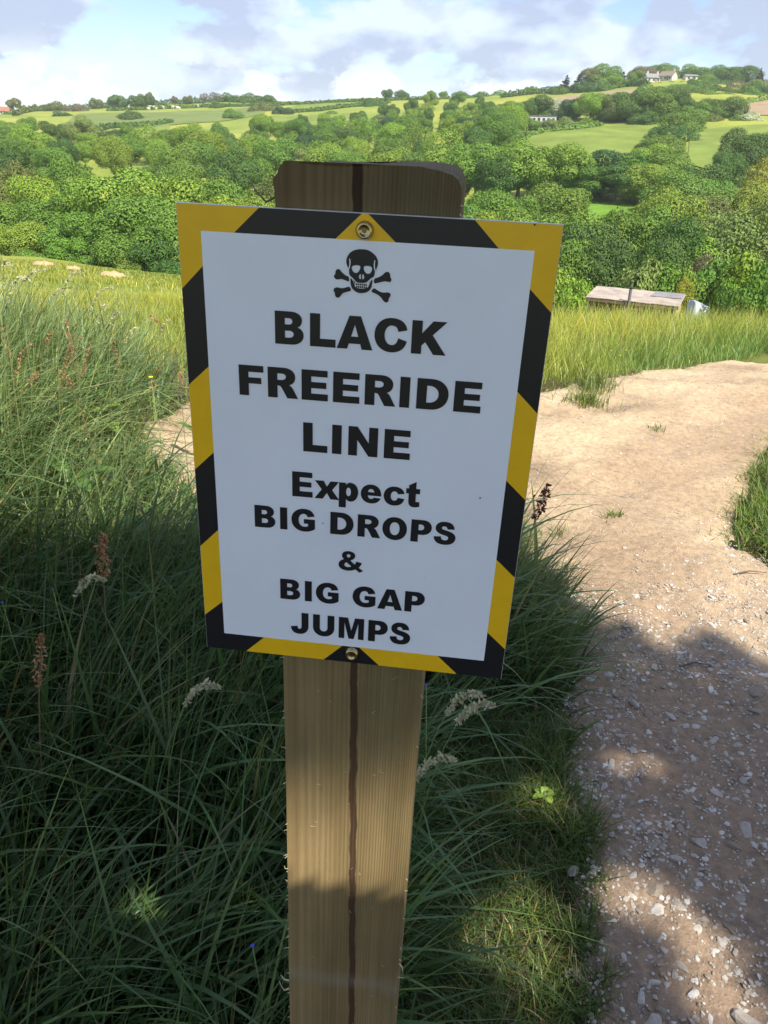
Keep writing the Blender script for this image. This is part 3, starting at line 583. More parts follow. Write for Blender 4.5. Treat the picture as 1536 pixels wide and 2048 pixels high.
def smooth_poly(pts, it=1):
    p = [np.array(q, float) for q in pts]
    for _ in range(it): p = [q for a, b in zip(p, p[1:] + p[:1]) for q in (a*.75 + b*.25, a*.25 + b*.75)]
    return p
def flat_mesh(name, polys, y):                 # list of [outer, hole, hole...] in board metres, facing the camera
    v, f = [], []
    for loops in polys:
        pts = [q for lp in loops for q in lp]; base = len(v); v += [(q[0], y, q[1]) for q in pts]
        for t in tessellate_polygon([[Vector((q[0], q[1], 0)) for q in lp] for lp in loops]):
            a, b, c = [Vector((pts[i][0], pts[i][1])) for i in t]
            if abs((b - a).cross(c - a)) < 1e-13: continue
            t = t if (b - a).cross(c - a) > 0 else t[::-1]; f.append(tuple(i + base for i in t))
    return mesh_from(name, v, f, False)
def cub(a, b, c, d, n=10): return [tuple((1-t)**3*np.array(a) + 3*(1-t)**2*t*np.array(b) + 3*(1-t)*t*t*np.array(c) + t**3*np.array(d)) for t in np.linspace(0, 1, n+1)[1:]]
GL = {
 'A': (778, "M0 0 L231 0 L267 118 L517 118 L551 0 L788 0 L519 716 L269 716 Z M393 530 L315 273 L470 273 Z"),
 'B': (778, "M73 0 L438 0 H711 206 C711 300 655 362 572 380 C635 402 674 460 674 537 V430 716 L73 716 Z M294 435 L385 435 H461 503 V385 570 L294 570 Z M294 150 L393 150 H487 226 V393 300 L294 300 Z"),
 'C': (778, "M558 442 L752 485 C725 650 600 728 409 728 H45 358 V414 -12 C590 -12 715 75 754 247 L560 306 C545 200 495 149 424 149 H266 357 V416 567 C500 567 545 525 558 442 Z"),
 'D': (833, "M73 0 L402 0 H781 360 V402 716 L73 716 Z M294 162 L348 162 H560 358 V350 554 L294 554 Z"),
 'E': (722, "M73 0 L677 0 L677 162 L295 162 L295 290 L640 290 L640 436 L295 436 L295 563 L666 563 L666 716 L73 716 Z"),
 'F': (667, "M73 0 L295 0 L295 289 L589 289 L589 433 L295 433 L295 562 L643 562 L643 716 L73 716 Z"),
 'G': (833, "M427 251 L427 400 L769 400 L769 95 C670 20 560 -12 439 -12 H45 359 V430 728 C620 728 715 660 756 504 L542 466 C525 535 485 567 427 567 H268 355 V431 149 C480 149 520 158 558 178 L558 251 Z"),
 'I': (389, "M83 0 L305 0 L305 716 L83 716 Z"),
 'J': (667, "M370 716 L593 716 L593 263 V302 -12 C120 -12 30 70 25 229 L238 259 C238 190 262 162 301 162 C345 162 370 195 370 260 Z"),
 'K': (833, "M74 0 L296 0 L296 184 L372 263 L560 0 L833 0 L525 419 L818 716 L523 716 L296 446 L296 716 L74 716 Z"),
 'L': (667, "M73 0 L641 0 L641 176 L295 176 L295 716 L73 716 Z"),
 'M': (944, "M71 0 L253 0 L253 546 L392 0 L557 0 L696 546 L696 0 L878 0 L878 716 L587 716 L475 280 L362 716 L71 716 Z"),
 'N': (833, "M73 0 L281 0 L281 394 L549 0 L759 0 L759 716 L549 716 L549 325 L282 716 L73 716 Z"),
 'O': (833, "M46 358 V416 -12 H786 358 V416 728 H46 358 Z M268 358 V416 567 H564 358 V416 149 H268 358 Z"),
 'P': (722, "M73 0 L295 0 L295 241 L416 241 H690 480 V441 716 L73 716 Z M295 386 L355 386 H463 477 V358 571 L295 571 Z"),
 'R': (778, "M73 0 L295 0 L295 291 L314 291 C355 291 375 270 400 224 L521 0 L771 0 L664 208 C640 255 615 295 566 315 C640 333 706 400 706 510 V442 716 L73 716 Z M295 426 L389 426 H491 503 V396 576 L295 576 Z"),
 'S': (722, "M42 237 L254 250 C260 170 300 134 372 134 C440 134 476 165 476 212 C476 255 440 275 347 297 C180 335 80 395 80 515 C80 640 180 728 353 728 C530 728 630 650 645 502 L435 490 C426 555 395 581 346 581 C295 581 267 560 267 524 C267 490 300 475 371 460 C580 415 693 355 693 227 C693 80 570 -12 369 -12 C150 -12 50 80 42 237 Z"),
 'U': (833, "M540 716 L761 716 L761 289 V417 -12 H73 289 L73 716 L294 716 L294 279 V417 160 H540 279 Z"),
 '&': (889, "M600 62 C520 12 440 -12 340 -12 C150 -12 45 85 45 205 C45 300 110 370 215 415 C170 465 150 505 150 555 C150 660 240 728 370 728 C500 728 585 665 585 565 C585 485 530 430 430 385 L570 245 C595 280 615 320 630 365 L810 320 C785 245 750 185 705 135 L862 28 L742 -48 Z M355 480 C410 505 430 530 430 560 C430 590 405 612 368 612 C332 612 308 590 308 558 C308 535 322 513 355 480 Z M300 305 C255 275 238 245 238 212 C238 160 280 125 345 125 C390 125 430 140 465 165 Z"),
 'x': (667, "M20 519 L284 519 L376 359 L483 519 L728 519 L530 270 L742 0 L481 0 L376 181 L252 0 L12 0 L224 270 Z"),
 'p': (667, "M65 -199 L275 -199 L275 50 C310 10 355 -12 405 -12 H627 262 V402 531 C345 531 300 505 262 455 L262 519 L65 519 Z M275 259 V347 140 H415 256 V343 385 H275 259 Z"),
 'e': (667, "M636 214 L244 214 C250 150 285 120 340 120 C380 120 405 135 424 165 L625 152 C570 40 480 -12 335 -12 H38 259 V333 531 C520 531 636 420 636 214 Z M429 311 C422 375 390 403 337 403 C287 403 255 375 247 311 Z"),
 'c': (667, "M446 323 L638 346 C610 470 510 531 345 531 H38 258 V330 -12 C500 -12 610 55 642 200 L449 222 C435 160 400 128 345 128 H245 256 V347 395 C400 395 430 370 446 323 Z"),
 't': (444, "M299 716 L299 519 L414 519 L414 374 L299 374 L299 190 C299 155 306 143 335 143 C355 143 378 148 405 157 L421 21 C370 0 320 -12 268 -12 C150 -12 91 40 91 170 L91 374 L14 374 L14 519 L91 519 L91 609 Z"),
 ' ': (333, "")}
def glyph(ch):
    tok = GL[ch][1].replace('Z', ' Z ').split(); loops, cur, i = [], [], 0
    while i < len(tok):
        c = tok[i]
        if c == 'Z': loops.append(cur); cur = []; i += 1; continue
        k = c[0]; nums = [float(c[1:])]; i += 1; need = 6 if k == 'C' else 2
        while len(nums) < need: nums.append(float(tok[i])); i += 1
        if k in 'ML': cur.append((nums[0], nums[1]))
        elif k == 'C': cur += cub(cur[-1], nums[0:2], nums[2:4], nums[4:6])
        else:
            a, b, q = cur[-1], nums, .58
            c1, c2 = (((a[0] + (b[0]-a[0])*q, a[1]), (b[0], b[1] - (b[1]-a[1])*q)) if k == 'H' else ((a[0], a[1] + (b[1]-a[1])*q), (b[0] - (b[0]-a[0])*q, b[1])))
            cur += cub(a, c1, c2, b)
    out = []
    for lp in loops:
        q = [lp[0]]
        for p in lp[1:]:
            if abs(p[0]-q[-1][0]) + abs(p[1]-q[-1][1]) > .5: q.append(p)
        if abs(q[0][0]-q[-1][0]) + abs(q[0][1]-q[-1][1]) < .5: q.pop()
        out.append(q)
    return out
def text_polys(txt, x0, x1, z0, cap):          # ink from x0 to x1, baseline z0, capital height cap
    gs, pen = [], 0
    for ch in txt:
        if ch != ' ': gs.append([[(x + pen, y) for x, y in lp] for lp in glyph(ch)])
        pen += GL[ch][0]
    lo = min(p[0] for g in gs for lp in g for p in lp); hi = max(p[0] for g in gs for lp in g for p in lp); sx = (x1 - x0)/(hi - lo); sz = cap/716
    return [[[((p[0]-lo)*sx + x0, p[1]*sz + z0) for p in lp] for lp in g] for g in gs]
M['ink'] = plain('black_print', (.012, .012, .017), .38, spec=.4)
M['white_print'] = plain('white_print', (.8, .85, .96), .34, noise=.035, nscale=14, spec=.5)
M['yellow_print'] = plain('yellow_print', (.84, .5, .012), .36, noise=.05, nscale=50, spec=.4)
M['board_edge'] = plain('board_edge', (.6, .62, .62), .5)
def build_sign():
    root = empty('warning_sign'); frame(root, 0., -SH/2); zo = SH/2
    tag(root, 'white warning board with yellow and black striped border and skull emblem, screwed to the post', 'sign')
    T = .0035; bm = bmesh.new(); add_box(bm, (0, T/2 + .0004, zo), (SW, T, SH)); link('board', bm_mesh('board', bm), M['board_edge'], root)
    def mm(*pts): return [(x/1000, z/1000 + zo) for x, z in pts]
    I, J = 91.6, 134.6; X, Zz = 104.7, 148.2
    link('face', flat_mesh('face', [[mm((-I, -J), (I, -J), (I, J), (-I, J))]], 0.), M['white_print'], root)
    def px(*pts): return [(SP(*p)[0]*1000, SP(*p)[1]*1000) for p in pts]
    # stripe limits along each side, measured on the photograph: (position on the outer edge, position on the inner edge)
    def xs(lst): return [(SP(a, b)[0]*1000, SP(c, d)[0]*1000) for a, b, c, d in lst]
    def zs(lst): return [(SP(a, b)[1]*1000, SP(c, d)[1]*1000) for a, b, c, d in lst]
    topb = xs([(520, 408, 471, 459), (724, 420, 672, 469), (737, 421, 791, 477), (948, 433, 995, 491)])
    botb = xs([(495, 1307, 531, 1279), (648, 1323, 685, 1297), (757, 1335, 718, 1299), (910, 1354, 872, 1318)])
    lef = zs([(366, 573, 410, 527), (379, 768, 421, 731), (396, 940, 431, 905), (406, 1095, 440, 1062), (414, 1233, 448, 1207)])
    rig = zs([(1093, 620, 1055, 572), (1067, 825, 1028, 780), (1042, 1000, 1005, 960), (1022, 1157, 983, 1120), (1001, 1301, 965, 1267)])
    S_ = []                                     # (colour, polygon)
    S_.append(('y', [(-X, Zz), (topb[0][0], Zz), (topb[0][1], J), (-I, J), (-I, lef[0][1]), (-X, lef[0][0])]))
    S_.append(('k', [(topb[0][0], Zz), (topb[1][0], Zz), (topb[1][1], J), (topb[0][1], J)]))
    S_.append(('y', [(topb[1][0], Zz), (topb[2][0], Zz), (topb[2][1], J), (topb[1][1], J)]))
    S_.append(('k', [(topb[2][0], Zz), (topb[3][0], Zz), (topb[3][1], J), (topb[2][1], J)]))
    S_.append(('y', [(topb[3][0], Zz), (X, Zz), (X, rig[0][0]), (I, rig[0][1]), (I, J), (topb[3][1], J)]))
    for k, c in enumerate('kyky'):
        S_.append((c, [(-X, lef[k][0]), (-I, lef[k][1]), (-I, lef[k+1][1]), (-X, lef[k+1][0])]))
        S_.append((c, [(I, rig[k][1]), (X, rig[k][0]), (X, rig[k+1][0]), (I, rig[k+1][1])]))
    S_.append(('k', [(-X, lef[4][0]), (-I, lef[4][1]), (-I, -J), (botb[0][1], -J), (botb[0][0], -Zz), (-X, -Zz)]))
    S_.append(('y', [(botb[0][1], -J), (botb[1][1], -J), (botb[1][0], -Zz), (botb[0][0], -Zz)]))
    S_.append(('k', [(botb[1][1], -J), (botb[2][1], -J), (botb[2][0], -Zz), (botb[1][0], -Zz)]))
    S_.append(('y', [(botb[2][1], -J), (botb[3][1], -J), (botb[3][0], -Zz), (botb[2][0], -Zz)]))
    S_.append(('k', [(botb[3][1], -J), (I, -J), (I, rig[4][1]), (X, rig[4][0]), (X, -Zz), (botb[3][0], -Zz)]))
    for c, pl in S_:
        link('yellow_stripe' if c == 'y' else 'black_stripe', flat_mesh('stripe', [[mm(*pl)]], 0.), M['yellow_print' if c == 'y' else 'ink'], root)
    for txt, x0, x1, z0, cap in [('BLACK', -50.6, 48.8, 74.8, 19.0), ('FREERIDE', -73.2, 71.6, 42.1, 18.6), ('LINE', -34.2, 31.9, 8.9, 18.9), ('Expect', -41.4, 39.9, -22.4, 17.2),
                                 ('BIG DROPS', -66.5, 64.3, -47.0, 15.9), ('&', -10.7, 5.9, -73.2, 14.3), ('BIG GAP', -50.4, 47.9, -100.6, 15.9), ('JUMPS', -43.3, 40.0, -127.9, 17.3)]:
        pl = [[[(x, z + zo) for x, z in lp] for lp in g] for g in text_polys(txt, x0/1000, x1/1000, z0/1000, cap/1000)]
        link('lettering', flat_mesh('lettering', pl, -.0003), M['ink'], root)
    def zp(pts, it=1): return [(q[0], q[1] + zo) for q in smooth_poly([SP(640 + a/7.68, 400 + b/7.68) for a, b in pts], it)]
    skull = [(443,1010),(415,950),(407,890),(420,830),(460,765),(520,725),(590,708),(650,706),(720,712),(790,745),(850,800),(885,860),(893,930),(880,985),(857,1034),(845,1042),(838,1100),(828,1135),(780,1162),(740,1200),(715,1225),(680,1232),(600,1232),(560,1220),(530,1180),(500,1150),(465,1120),(450,1080),(452,1030)]
    jaw = [(474,1150),(472,1240),(490,1310),(540,1365),(600,1392),(670,1392),(740,1370),(790,1310),(803,1240),(808,1172),(782,1195),(755,1265),(738,1305),(690,1322),(600,1320),(545,1302),(525,1240),(500,1180)]
    cheekl = [(516,1178),(540,1215),(546,1275),(530,1235)]; cheekr = [(776,1185),(752,1225),(738,1282),(748,1238)]
    bones = [[(215,1125),(240,1100),(245,1050),(270,1015),(310,1020),(340,1065),(400,1120),(450,1135),(455,1220),(390,1190),(330,1170),(280,1182),(240,1172)],
             [(830,1165),(900,1145),(960,1110),(1000,1065),(1045,1055),(1075,1090),(1078,1140),(1098,1180),(1080,1222),(1040,1215),(1000,1205),(930,1220),(825,1248)],
             [(460,1285),(390,1310),(330,1318),(270,1298),(225,1315),(212,1350),(235,1390),(240,1440),(275,1472),(315,1450),(345,1400),(400,1375),(488,1358)],
             [(828,1308),(880,1345),(930,1375),(990,1385),(1040,1375),(1078,1395),(1083,1430),(1055,1470),(1050,1520),(1015,1542),(975,1520),(940,1460),(880,1410),(780,1370)]]
    eyes = [[(490,990),(510,965),(560,955),(605,960),(625,980),(618,1020),(590,1065),(555,1082),(515,1060),(495,1025)], [(670,985),(695,968),(740,965),(785,978),(802,1005),(795,1050),(770,1085),(735,1093),(700,1075),(678,1035)]]
    nose = [[(630,1085),(635,1176),(612,1172),(598,1145),(605,1110)], [(652,1085),(648,1176),(668,1178),(684,1150),(676,1110)]]
    sk = link('skull_emblem', flat_mesh('skull', [[zp(skull)] + [zp(e) for e in eyes + nose], [zp(jaw, 1)], [zp(cheekl)], [zp(cheekr)]] + [[zp(b)] for b in bones], -.0003), M['ink'], root)
    def strip(p, w):
        a = [np.array(q, float) for q in p]; nn = []
        for i in range(len(a)):
            d = a[min(i+1, len(a)-1)] - a[max(i-1, 0)]; d /= np.linalg.norm(d); nn.append(np.array([-d[1], d[0]])*w/2)
        return [tuple(q + m) for q, m in zip(a, nn)] + [tuple(q - m) for q, m in zip(a[::-1], nn[::-1])]
    def z0(pts): return [(SP(640 + a/7.68, 400 + b/7.68)[0], SP(640 + a/7.68, 400 + b/7.68)[1] + zo) for a, b in pts]
    lines = [strip([(462, 855), (468, 910), (462, 970), (448, 1015)], 15), strip([(843, 880), (836, 940), (838, 1000), (850, 1040)], 15)]
    link('temple_lines', flat_mesh('temple_lines', [[z0(q)] for q in lines], -.0006), M['white_print'], sk)
    teeth = []
    for r_, (ya, yb) in enumerate(((1238, 1268), (1278, 1308))):
        for k in range(6): x = 556 + k*28.5 + r_*2; teeth.append([z0([(x, ya + k*2.2), (x + 21, ya + k*2.2 + 1), (x + 20, yb + k*2), (x + 1, yb + k*2)])])
    link('teeth', flat_mesh('teeth', teeth, -.0003), M['ink'], sk)
    dots = [(957, 995, .55), (647, 1047, .45), (1066, 441, .55), (849, 1155, .2)]
    link('specks', flat_mesh('specks', [[[(SP(a, b)[0] + r*.001*math.cos(t), SP(a, b)[1] + zo + r*.001*math.sin(t)) for t in np.linspace(0, 6.28, 10)[:-1]]] for a, b, r in dots], -.0009), M['ink'], root)
    # the two yellow-passivated screws
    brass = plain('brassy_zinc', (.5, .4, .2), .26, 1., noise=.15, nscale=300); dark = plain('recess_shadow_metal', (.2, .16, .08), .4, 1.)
    for zc in (139.8, -140.0):
        pr = [(0, -.0021), (.0016, -.0021), (.0022, -.0023), (.0030, -.0030), (.0037, -.0031), (.0042, -.0026), (.0046, -.0015), (.0049, -.0009), (.0051, -.0002), (.0051, .0)]
        v, f, sg = [], [], 32
        for r_, y in pr:
            for k in range(sg): a = 2*math.pi*k/sg; v.append((r_*math.cos(a), y, r_*math.sin(a)))
        for i in range(len(pr) - 1):
            for k in range(sg): f.append((i*sg + k, i*sg + (k+1) % sg, (i+1)*sg + (k+1) % sg, (i+1)*sg + k))
        s = link('screw', mesh_from('screw', v, f), brass, root, (0, -.0002, zc/1000 + zo))
        st = [((.0017 if k % 2 else .0011)*math.cos(k*math.pi/6), (.0017 if k % 2 else .0011)*math.sin(k*math.pi/6)) for k in range(12)]
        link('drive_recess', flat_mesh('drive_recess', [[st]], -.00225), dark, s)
build_sign()

# ------------------------------------------------------------------ shade tree behind the photographer (casts the foreground shade)
def to_ground(p): p = np.asarray(p, float); return p[..., :2] - SV[:2]*(p[..., 2:3]/SV[2])
EDGE = sorted([(-9., 2.2), (-4., 2.7)] + [tuple(to_ground(at_z(px, py, z))) for px, py, z in [(0, 880, .75), (110, 890, .7), (240, 925, .6), (385, 985, .3)]]
              + [tuple(to_ground(at_z(px, py))) for px, py in [(1060, 1110), (1150, 1185), (1200, 1240), (1290, 1252), (1330, 1285), (1375, 1300), (1415, 1265), (1470, 1262), (1536, 1320)]] + [(1.6, 1.7), (2.6, 1.2), (6, 0.)])
EX, EY = np.array([e[0] for e in EDGE]), np.array([e[1] for e in EDGE])
def post_pt(x, z): return S0 + SX*x + SZ*z
SPOTS = []                                     # sun flecks: centre on the ground plane, radii, turn
def spot(p, ra, rb, ang=0): g = to_ground(p); SPOTS.append((g[0], g[1], ra*1.15, rb*1.15, ang))
spot(at_z(1040, 1840), .105, .085, .3); spot(at_z(1110, 1930), .07, .05, 0); spot(at_z(1275, 1775), .085, .07, .5)
spot(at_z(1410, 1870), .065, .075, .2); spot(at_z(1455, 1970), .075, .085, .2); spot(at_z(1285, 1530), .065, .045, 0); spot(at_z(1080, 1590, .05), .075, .06, 0)
spot(at_z(960, 1900, .05), .05, .05, 0); spot(post_pt(.0, -.37), .12, .075, 0)
spot(at_z(1395, 1250), .05, .05, 0)
def shade_tree():
    gc = np.array([-.6, -1.6]); C = np.array([gc[0], gc[1], 0]) + SV*(6.3/SV[2]); n = 90000
    d = RNG.normal(size=(n, 3)); d /= np.linalg.norm(d, axis=1)[:, None]; rad = RNG.random(n)**(1/2.2)
    P = C + d*rad[:, None]*np.array([5.6, 5.2, 1.9]); g = to_ground(P)
    yb = np.interp(g[:, 0], EX, EY) + .03*vnoise(g[:, 0]*9, P[:, 2]*2)
    keep = (g[:, 1] < yb) & (g[:, 1] > -2.0 + .3*vnoise(g[:, 0], g[:, 1]))
    gs = to_ground(post_pt(.055, -.075)); keep &= ~((np.hypot((g[:, 0]-gs[0])/.11, (g[:, 1]-gs[1])/.1) < 1) & (RNG.random(n) < .28))     # thin leaf cover over the board's lower right
    for sx, sy, ra, rb, an in SPOTS:
        u, v = g[:, 0]-sx, g[:, 1]-sy; c, s = math.cos(an), math.sin(an)
        keep &= ((u*c + v*s)/ra)**2 + ((-u*s + v*c)/rb)**2 > 1.2
    P = P[keep]; n = len(P)
    # each leaf a pointed oval, mostly lying flat to the light
    nrm = np.stack([RNG.normal(.25, .45, n), RNG.normal(-.3, .45, n), np.ones(n)], -1); nrm /= np.linalg.norm(nrm, axis=1)[:, None]
    a = RNG.normal(size=(n, 3)); t = np.cross(nrm, a); t /= np.linalg.norm(t, axis=1)[:, None]; b = np.cross(nrm, t); L_ = RNG.uniform(.055, .095, n)[:, None]
    V = np.stack([P - t*L_, P - t*L_*.1 + b*L_*.5 - nrm*.006, P + t*L_, P - t*L_*.1 - b*L_*.5 - nrm*.006], 1).reshape(-1, 3)
    Fq = np.arange(4*n).reshape(-1, 4)
    root = empty('sycamore_tree', (C[0] + .9, C[1] - 1.4, tz(C[0], C[1])))
    tag(root, 'leafy tree standing behind the viewpoint and shading the post', 'tree')
    inv = np.array(root.location); cr = link('crown', mesh_from('crown', V - inv, Fq, False), M['foliage'], root); cr.color = (.05, .095, .022, 1)
    tk = MB(); tp = np.array([C[0], C[1], 5.0]) - inv
    tk.add(*tube([(0, 0, -.4), (0, 0, .3), (.05, .1, 1.6), (-.1, .4, 3.), tp], [.3, .22, .18, .15, .1], 10))
    rr = random.Random(5)
    for k in range(16):
        e = np.array([rr.gauss(0, 2.2), rr.gauss(0, 2.0), rr.uniform(-.8, 1.8)]) + C - inv; ge = to_ground(e + inv)
        if ge[1] > np.interp(ge[0], EX, EY) - .8: continue
        s0 = np.array([-.05, .2, rr.uniform(2.0, 3.4)]); tk.add(*tube([s0, s0*.55 + e*.45 + (0, 0, .3), e], [.08, .05, .015], 6))
    nb = 1500; xb = RNG.uniform(-.16, .16, nb); zb = RNG.uniform(-.66, -.386, nb) + .004*np.sin(xb*60); tb = RNG.uniform(1.0, 1.5, nb)  # unseen leaf spray added to cut a sharp shadow edge on the post
    PB = S0 + xb[:, None]*SX + zb[:, None]*SZ + tb[:, None]*SV; nn = SV + RNG.normal(0, .3, (nb, 3)); nn /= np.linalg.norm(nn, axis=1)[:, None]
    ta = np.cross(nn, RNG.normal(size=(nb, 3))); ta /= np.linalg.norm(ta, axis=1)[:, None]; bb = np.cross(nn, ta); Lb = RNG.uniform(.008, .015, nb)[:, None]
    VB = np.stack([PB - ta*Lb, PB + bb*Lb*.6, PB + ta*Lb, PB - bb*Lb*.6], 1).reshape(-1, 3) - inv
    bo = link('added_shade_spray', mesh_from('added_shade_spray', VB, np.arange(4*nb).reshape(-1, 4), False), M['foliage'], root); bo.color = (.05, .095, .022, 1)
    e0 = S0 - .5*SZ + 1.25*SV - inv; tk.add(*tube([(0, 0, 2.4), np.array([0, 0, 2.4])*.5 + e0*.5 + (0, 0, .15), e0 + (0, 0, .03), e0 + SX*-.12], [.05, .025, .008, .003], 6))  # added twig that carries the shadow-cutting spray
    link('trunk', tk.mesh('trunk'), M['bark'], root)
shade_tree()

# ------------------------------------------------------------------ trees of the valley
def crown_mesh(name, seed, rx=4.4, h=9., z0=1.6, lobes=34, per=190, leaf=.42, kind='round'):
    r = np.random.default_rng(seed); V = []; cen = []; zc = z0 + (h - z0)*.5; rz = (h - z0)*.5
    for k in range(lobes):
        for _ in range(20):
            d = r.normal(size=3); d /= np.linalg.norm(d)
            if d[2] > -.75: break
        f = r.uniform(.5, .82); fl = 1 - .28*max(0, -d[2])
        if kind == 'cone': zz = r.random()**1.3; d2 = r.uniform(0, 6.28); rad = rx*(1 - zz)*r.uniform(.35, .95); cen.append((np.array([rad*math.cos(d2), rad*math.sin(d2), z0 + zz*(h - z0)*.93]), rx*.30*(1.15 - zz)))
        else: cen.append((np.array([d[0]*rx*f*fl, d[1]*rx*f*fl, zc + d[2]*rz*f]), rx*r.uniform(.28, .46)*(1 if k > 4 else 1.25)))
    for c, lr in cen:
        m = int(per*(lr/(rx*.33))**1.6) + 12; d = r.normal(size=(m, 3)); d[:, 2] += .25; d /= np.linalg.norm(d, axis=1)[:, None]
        rr = lr*r.uniform(.72, 1.06, m)[:, None]; p = c + d*rr*np.array([1, 1, .82])
        inside = np.zeros(m, bool)
        for c2, l2 in cen:
            if c2 is not c: inside |= (np.linalg.norm((p - c2)/np.array([1, 1, .82]), axis=1) < l2*.72)
        p, d = p[~inside], d[~inside]; m = len(p)
        if not m: continue
        nr = d + r.normal(0, .34, (m, 3)) + np.array([0, 0, .2]); nr /= np.linalg.norm(nr, axis=1)[:, None]
        t = np.cross(nr, r.normal(size=(m, 3))); t /= np.linalg.norm(t, axis=1)[:, None] + 1e-9; b = np.cross(nr, t); L_ = leaf*r.uniform(.5, 1.05, m)[:, None]*.62
        V.append(np.stack([p - t*L_, p + b*L_*.7 + nr*L_*.25, p + t*L_, p - b*L_*.7 + nr*L_*.25], 1).reshape(-1, 3))
    V = np.vstack(V); return mesh_from(name, V, np.arange(len(V)).reshape(-1, 4), False)
def trunk_mesh(name, seed, h, rx):
    rr = random.Random(seed); tk = MB(); lean = rr.uniform(-.3, .3)
    tk.add(*tube([(0, 0, -.8), (0, 0, .2), (lean*.5, 0, h*.3), (lean, .1, h*.62)], [rx*.085, rx*.06, rx*.048, rx*.02], 7))
    for k in range(6):
        a = k*1.05 + rr.random(); z = h*rr.uniform(.2, .5); e = (math.cos(a)*rx*.6, math.sin(a)*rx*.6, z + h*rr.uniform(.12, .32))
        tk.add(*tube([(lean*z/h, 0, z), (e[0]*.5, e[1]*.5, z*.5 + e[2]*.5 - .1), e], [rx*.03, rx*.02, rx*.007], 5))
    return tk.mesh(name)
PROTO = {}
def proto(kd, i, **kw):
    rx, h = kw.get('rx', 4.4), kw.get('h', 9.); c = crown_mesh('crown_%s' % kd, 100*len(PROTO) + 17 + i, **kw); c.materials.append(M['foliage'])
    t = trunk_mesh('trunk_%s' % kd, 31*len(PROTO) + i, h, rx); t.materials.append(M['bark']); PROTO.setdefault(kd, []).append((c, t, rx, h))
for i in range(4): proto('round', i, rx=4.6, h=9., z0=.9, lobes=24 + 2*i, per=820, leaf=.27)
for i in range(3): proto('tall', i, rx=3.4, h=10., z0=1.1, lobes=34, per=460, leaf=.26)
for i in range(3): proto('bush', i, rx=3.2, h=4.6, z0=.1, lobes=26, per=360, leaf=.28)
for i in range(2): proto('fine', i, rx=4.0, h=9., z0=1.0, lobes=48, per=190, leaf=.27)
for i in range(2): proto('cone', i, rx=2.6, h=11., z0=.8, lobes=60, per=120, leaf=.4, kind='cone')
COLS = dict(dark=(0.075, 0.15, 0.032), mid=(0.12, 0.22, 0.034), bright=(0.18, 0.29, 0.036), lime=(0.19, 0.27, 0.035), pale=(0.17, 0.24, 0.07), blue=(0.05, 0.11, 0.045),
            olive=(0.13, 0.165, 0.045), brown=(0.16, 0.15, 0.09), white=(.42, .42, .34), yellow=(0.26, 0.28, 0.035), spruce=(.022, .05, .026))
WORD = dict(dark='dark green', mid='mid green', bright='fresh green', lime='lime green', pale='pale grey-green', blue='bluish green', olive='olive green', brown='brownish thin-leaved', white='white-blossomed', yellow='yellow-green', spruce='blackish green')
KIND = dict(round='broad round-crowned tree', tall='tall upright tree', bush='low bushy shrub', fine='feathery fine-leaved tree', cone='pointed conifer')
NTREE = 0
def tree(x, y, height, width, kind, colr, where, group, k=None, drop=0.):
    global NTREE
    NTREE += 1; k = NTREE if k is None else k; c, t, rx, h = PROTO[kind][k % len(PROTO[kind])]
    nm = dict(round='broadleaf_tree', tall='broadleaf_tree', bush='shrub', fine='broadleaf_tree', cone='conifer_tree')[kind]
    root = empty(nm, (x, y, tz(x, y) - .15 - drop), random.uniform(0, 6.28)); root.scale = (width/(2*rx*.97), width/(2*rx*.97), height/h)
    cr = link('crown', c, None, root); j = [random.uniform(.9, 1.1) for _ in range(3)]; b = random.uniform(.9, 1.12); cc = COLS[colr]
    cr.color = (cc[0]*b*j[0], cc[1]*b*(.5 + .5*j[1]), cc[2]*b*j[2], 1)
    if kind != 'bush' : link('trunk', t, None, root)
    tag(root, '%s %s %s' % (WORD[colr], KIND[kind], where), 'shrub' if kind == 'bush' else 'tree', group); return root
def ptree(px, topy, wpx, Y, kind, colr, where, group):       # by crown centre, crown top and width in the photograph, at a chosen distance
    p = at_y(px, topy, Y); g = tz(p[0], Y); d = math.hypot(Y, p[2]-HC); hgt = p[2] - g + .1
    w = wpx/F*Y*1.06*1.0
    need = w*(.62 if kind == 'bush' else .8 if kind != 'cone' else 1.); full = max(hgt, need, 1.5)
    return tree(p[0], Y, full, w, kind, colr, where, group, drop=full - hgt)
W1 = ('in the wood at the foot of the meadow', 'trees of the wood at the foot of the meadow'); W2 = ('behind the brown-roofed shed', 'trees behind the shed'); W3 = ('in the row along the lower edge of the sloping pasture', 'tree row below the pasture')
W4 = ('in the hedge line down the side of the sloping pasture', 'hedge line trees beside the pasture'); W5 = ('along the top edge of the sloping pasture', 'trees along the top of the pasture'); W6 = ('around the white houses on the hilltop', 'trees around the hilltop houses')
W7 = ('standing on the far skyline ridge', 'trees on the skyline ridge'); W8 = ('in the dense wood across the valley', 'trees of the valley wood'); W9 = ('by the small bright field in the valley', 'trees by the valley field')
for a in [(960,290,118,172,'round','mid'),(1045,287,125,170,'round','bright'),(1125,290,118,167,'round','bright'),(1215,295,112,170,'round','blue'),(1275,300,88,168,'tall','mid'),(1335,303,100,166,'round','mid'),(1400,332,110,160,'round','dark'),
          (890,292,110,176,'round','bright'),(1000,300,80,166,'tall','dark'),(1170,320,80,163,'tall','mid'),(1085,300,90,174,'round','mid'),(840,300,90,178,'round','mid'),(1300,330,90,160,'round','bright'),(1240,320,80,162,'tall','dark')]: ptree(*a, *W3)
